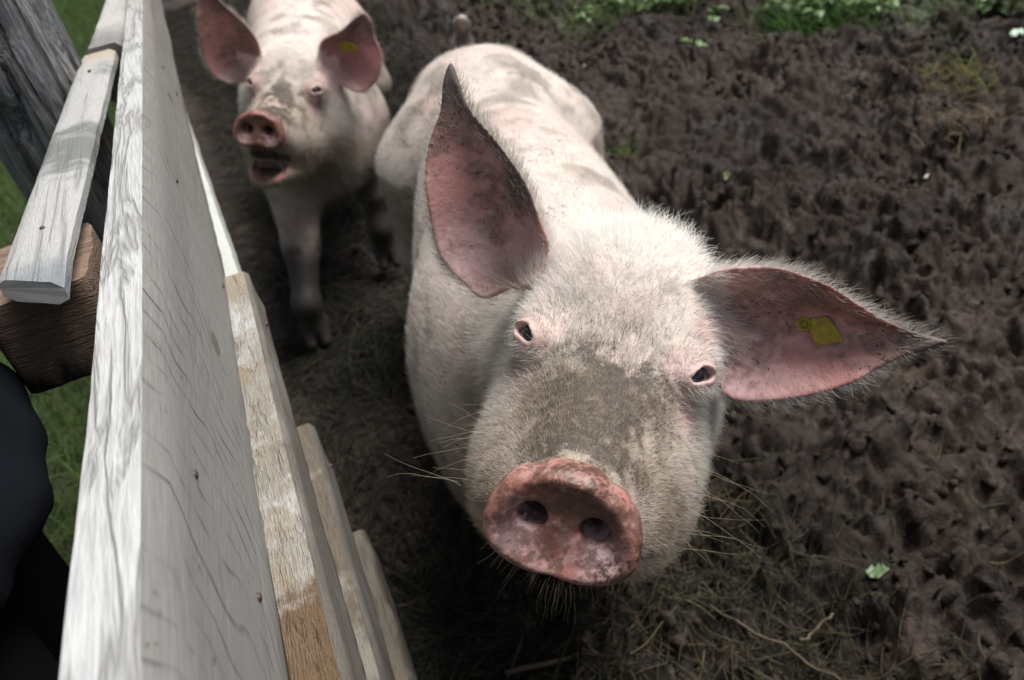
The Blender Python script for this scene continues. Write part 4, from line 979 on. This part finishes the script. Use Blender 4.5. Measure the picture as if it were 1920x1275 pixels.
bat = board("batten", .725, 1.365, lambda y: -.255 + .072 * (y - .74), lambda y: -.200 + .060 * (y - .70), .957, .976, (M_BAT, M_BAT), fence, 2, end_cut=-.045, chamfer=.006)
M_END = mat_flat("end_grain", (.62, .60, .55), .8, .2, var=.12, scale=40)
bat.data.materials.append(M_END); bat.data.polygons[len(bat.data.polygons) - 2].material_index = 2
bat["label"] = "grey stained batten nailed along the outer face"
board("rail", 1.37, 3.4, lambda y: -.203 + .075 * (y - 1.36) if y < 1.9 else -.1625 + .02 * (y - 1.9), lambda y: -.1485 + .05 * (y - 1.36) if y < 1.9 else -.1215 + .018 * (y - 1.9), 0.90, .983, (M_FAR, M_FAR), fence, 3)
BX = -.079
board("board", -1.6, .945, -.122, BX, li([(0, .655), (.95, .722)]), .786, (M_B2, M_B2S), fence, 4, rough=.0013, rad=.002)
board("board", -1.6, .945, -.122, lambda y: BX - .004 + .006 * y * 0, .40, .52, (M_B3, M_B2S), fence, 5, rough=.0013, rad=.002)
board("board", -1.6, .950, -.122, lambda y: -.0745, .15, .27, (M_B4, M_B3), fence, 6, rough=.0013, rad=.002)
board("rail", .80, 3.4, -.225, lambda y: -.103 - .05 * (min(y, 2.4) - 1.07), .63, .72, (M_LOWR, M_LOWR), fence, 7)
M_NAIL = mat_flat("nail_rust", (.05, .032, .024), .6, .5, var=.4, scale=300)
def nail(x, y, z, nrm, par, r=.0032):
    n_ = np.array(nrm, float); a = np.cross(n_, [.3, .8, .5]); a /= np.linalg.norm(a); b = np.cross(n_, a); vs = []; c = np.array([x, y, z])
    for rr, h in ((1.0, -.002), (1.0, .0006), (.75, .0013), (.05, .0015)):
        for j in range(10): t = j * .6283; vs.append(c + (a * math.cos(t) + b * math.sin(t)) * r * rr + n_ * h)
    o = mesh_obj("nail", vs, np.array([(i * 10 + j, i * 10 + (j + 1) % 10, i * 10 + 10 + (j + 1) % 10, i * 10 + 10 + j) for i in range(3) for j in range(10)]), M_NAIL); child(o, fence); return o
for yy, zz in ((.905, .80), (.93, .93), (.41, .83), (.43, .94), (1.30, .95), (1.33, .90)): nail(xin(yy) + .0006, yy, zz, (1, 0, 0), fence)
for yy, zz in ((.88, .745), (.90, .47), (.89, .22)): nail(-.0785, yy, zz, (1, 0, 0), fence)
for yy in (.80, 1.28): nail(-.225 + .06 * (yy - .74), yy, .9768, (0, 0, 1), fence, .0026)
def post(name, cx, cy, r, z0, z1, mat, label, seed, parent, square=None):
    n = 56; zs = np.arange(z0, z1 + .001, .02); V = []; fs = []
    for z in zs:
        for j in range(n):
            t = 2 * math.pi * j / n; c, s = math.cos(t), math.sin(t)
            if square: k = (abs(c) ** 8 + abs(s) ** 8) ** (-1 / 8); rx, ry = square; V.append((cx + c * k * rx, cy + s * k * ry, z))
            else: V.append((cx + c * r, cy + s * r, z))
    V = np.array(V); q = np.stack([V[:, 0] - cx, V[:, 1] - cy], 1); q = q / np.maximum(ln(q), 1e-6)[:, None]
    W = V * np.array([1, 1, .06]); dsp = (fbm(W + seed, 30, 3, seed) - .5) * .012 - .012 * np.exp(-((vnoise(W + seed, 26, seed + 3) - .5) / .035) ** 2) * (not square); V[:, :2] += q * dsp[:, None]
    m = len(zs)
    for i in range(m - 1):
        for j in range(n): fs.append((i * n + j, i * n + (j + 1) % n, (i + 1) * n + (j + 1) % n, (i + 1) * n + j))
    fs.append(tuple(range(n))[::-1]); fs.append(tuple((m - 1) * n + j for j in range(n)))
    o = mesh_obj(name, V, fs, mat); o["label"] = label; o.modifiers.new("e", 'EDGE_SPLIT').split_angle = math.radians(60); child(o, parent); return o
post("post", -.287, 1.335, .079, -.06, 1.42, M_POST, "weathered grey post with long drying cracks", 8, fence)
post("block", -.246, .800, .05, .845, .958, M_BROWN, "short brown beam end under the batten, near black towards the bottom", 9, fence, (.054, .060))
for yy in (.80, -.95): post("upright", -.1455, yy, .03, -.06, .775, M_B3, "upright batten behind the lower boards", 10, fence, (.0245, .04))
post("post", -.262, -1.0, .07, -.06, 1.12, M_POST, "weathered grey post with long drying cracks", 11, fence, None)
# ------------------------------------------------------------------ person outside the fence
def make_person():
    base = np.array([-.446, .632, 0.0]); f = np.array([.985, .17, 0]); f /= np.linalg.norm(f); l = np.array([-f[1], f[0], 0])
    M = np.stack([l, f, np.array([0, 0, 1.])])                  # local: x lateral, y forward, z up
    coat = Loft([(.835, .205, .168, -.150), (.855, .212, .172, -.155), (.92, .205, .160, -.15), (1.10, .198, .145, -.13), (1.28, .212, .13, -.13), (1.38, .205, .105, -.12), (1.44, .15, .085, -.10), (1.485, .07, .06, -.075)], 2.4)
    def fn(P):
        Q = ((P - base.astype(np.float32)) @ M.T.astype(np.float32)).astype(np.float64); x, y, z = Q.T
        d = None
        for s in (-1, 1):
            g = leg(Q, [(np.array([s * .095, 0, .88]), .10), (np.array([s * .105, .02, .50]), .066), (np.array([s * .11, -.02, .11]), .047)])
            boot = smin(roundcone(Q, (s * .112, -.03, .055), (s * .125, .15, .038), .050, .040), roundcone(Q, (s * .11, -.02, .05), (s * .11, -.02, .24), .052, .058), .03)
            boot = np.maximum(boot, -z - .002); g = smin(g, boot, .01); d = g if d is None else smin(d, g, .03)
        fold = .0035 * np.sin(40 * z + 25 * x + 5 * np.sin(14 * y + 9 * x)) * sstep(1.45, .9, z) + .0018 * np.sin(70 * x + 30 * z + 20 * y)
        c = coat(np.stack([x, z, y], 1)) + fold; d = smin(d, c, .012)
        for s in (-1, 1):
            a = leg(Q, [(np.array([s * .185, -.01, 1.375]), .068), (np.array([s * .255, -.05, 1.12]), .056), (np.array([s * .195, .125, .955]), .046)]) + fold * .6; d = smin(d, a, .03)
            d = smin(d, roundcone(Q, (s * .215, .105, .945), (s * .125, .150, .955), .012, .010), .012)           # pocket welt over the hand
        d = smin(d, roundcone(Q, (0, -.015, 1.44), (0, .0, 1.54), .058, .052), .02)
        collar = np.abs(roundcone(Q, (0, -.012, 1.455), (0, -.005, 1.50), .078, .072)) - .006; collar = smax(collar, z - 1.515, .01); collar = smax(collar, 1.44 - z, .01); d = smin(d, collar, .01)
        h = ellipsoid(Q, (0, .005, 1.635), (.074, .094, .105)); h = smin(h, ellipsoid(Q, (0, .045, 1.565), (.050, .048, .045)), .035)
        h = smin(h, roundcone(Q, (0, .092, 1.635), (0, .112, 1.603), .009, .013), .014)                            # nose
        for s in (-1, 1):
            h = smin(h, ellipsoid(Q, (s * .077, -.005, 1.625), (.010, .020, .030)), .010); h = smax(h, -(ln(Q - np.array([s * .032, .100, 1.645])) - .013), .012)
            h = smin(h, ln(Q - np.array([s * .032, .080, 1.644])) - .012, .003)
        h = h + .003 * np.exp(-((z - 1.567) / .004) ** 2) * (y > .05) * (np.abs(x) < .026)                          # mouth
        hair = ellipsoid(Q, (0, -.008, 1.648), (.083, .102, .108)) + .003 * np.sin(90 * x + 60 * y); hair = smax(hair, -(z - 1.60 + .35 * y * 0 - .55 * np.maximum(y, -.05)), .012)
        return smin(smin(d, h, .02), hair, .004)
    V, F = surface_nets(fn, base + np.array([0, 0, 1.2]), (-.85, .15, -.02), (-.12, 1.05, 1.8), .0055, .9)
    V, F = drop_islands(V, F); V = V.astype(np.float64); Q = (V - base) @ M.T; x, y, z = Q.T
    tone = np.tile(np.array([.007, .008, .011]), (len(V), 1)); tone = np.where((z < .832)[:, None], np.array([.012, .012, .014]), tone); tone = np.where((z < .26)[:, None], np.array([.03, .022, .016]), tone)
    skin = ((z > 1.518) | ((z > 1.46) & (ln(Q[:, :2]) < .064))) & (ln(Q[:, :2]) < .13); tone = np.where(skin[:, None], np.array([.50, .32, .24]), tone)
    hq = ellipsoid(Q, (0, -.008, 1.648), (.083, .102, .108)); hair = skin & (hq > -.004) & (z > 1.60 + .55 * np.maximum(y, -.05)); tone = np.where(hair[:, None], np.array([.045, .028, .018]), tone)
    lip = skin & (np.abs(z - 1.567) < .009) & (y > .06) & (np.abs(x) < .026); tone = np.where(lip[:, None], np.array([.42, .18, .15]), tone)
    for s in (-1, 1):
        e = ln(Q - np.array([s * .032, .090, 1.644])); tone = np.where((e < .010)[:, None], np.array([.6, .58, .55]), tone); tone = np.where((e < .0055)[:, None], np.array([.03, .02, .015]), tone)
        br = skin & (np.abs(z - 1.668) < .004) & (np.abs(x - s * .034) < .022) & (y > .05); tone = np.where(br[:, None], np.array([.045, .028, .018]), tone)
    k = NT("person_cloth"); v = k.co(); k.out('Base Color', k.attr("tone").outputs['Color']); k.out('Roughness', .95); k.out('Specular IOR Level', .05); k.out('Normal', k.bump(k.noise(v, 260, 3), .3, .002))
    o = mesh_obj("person", V - base, F, k.m, loc=base); color_attr(o.data, "tone", tone)
    tag(o, "person in dark navy coat and trousers standing outside the fence, hands in pockets", "person"); print("person", len(V), time.time() - T0)
make_person()
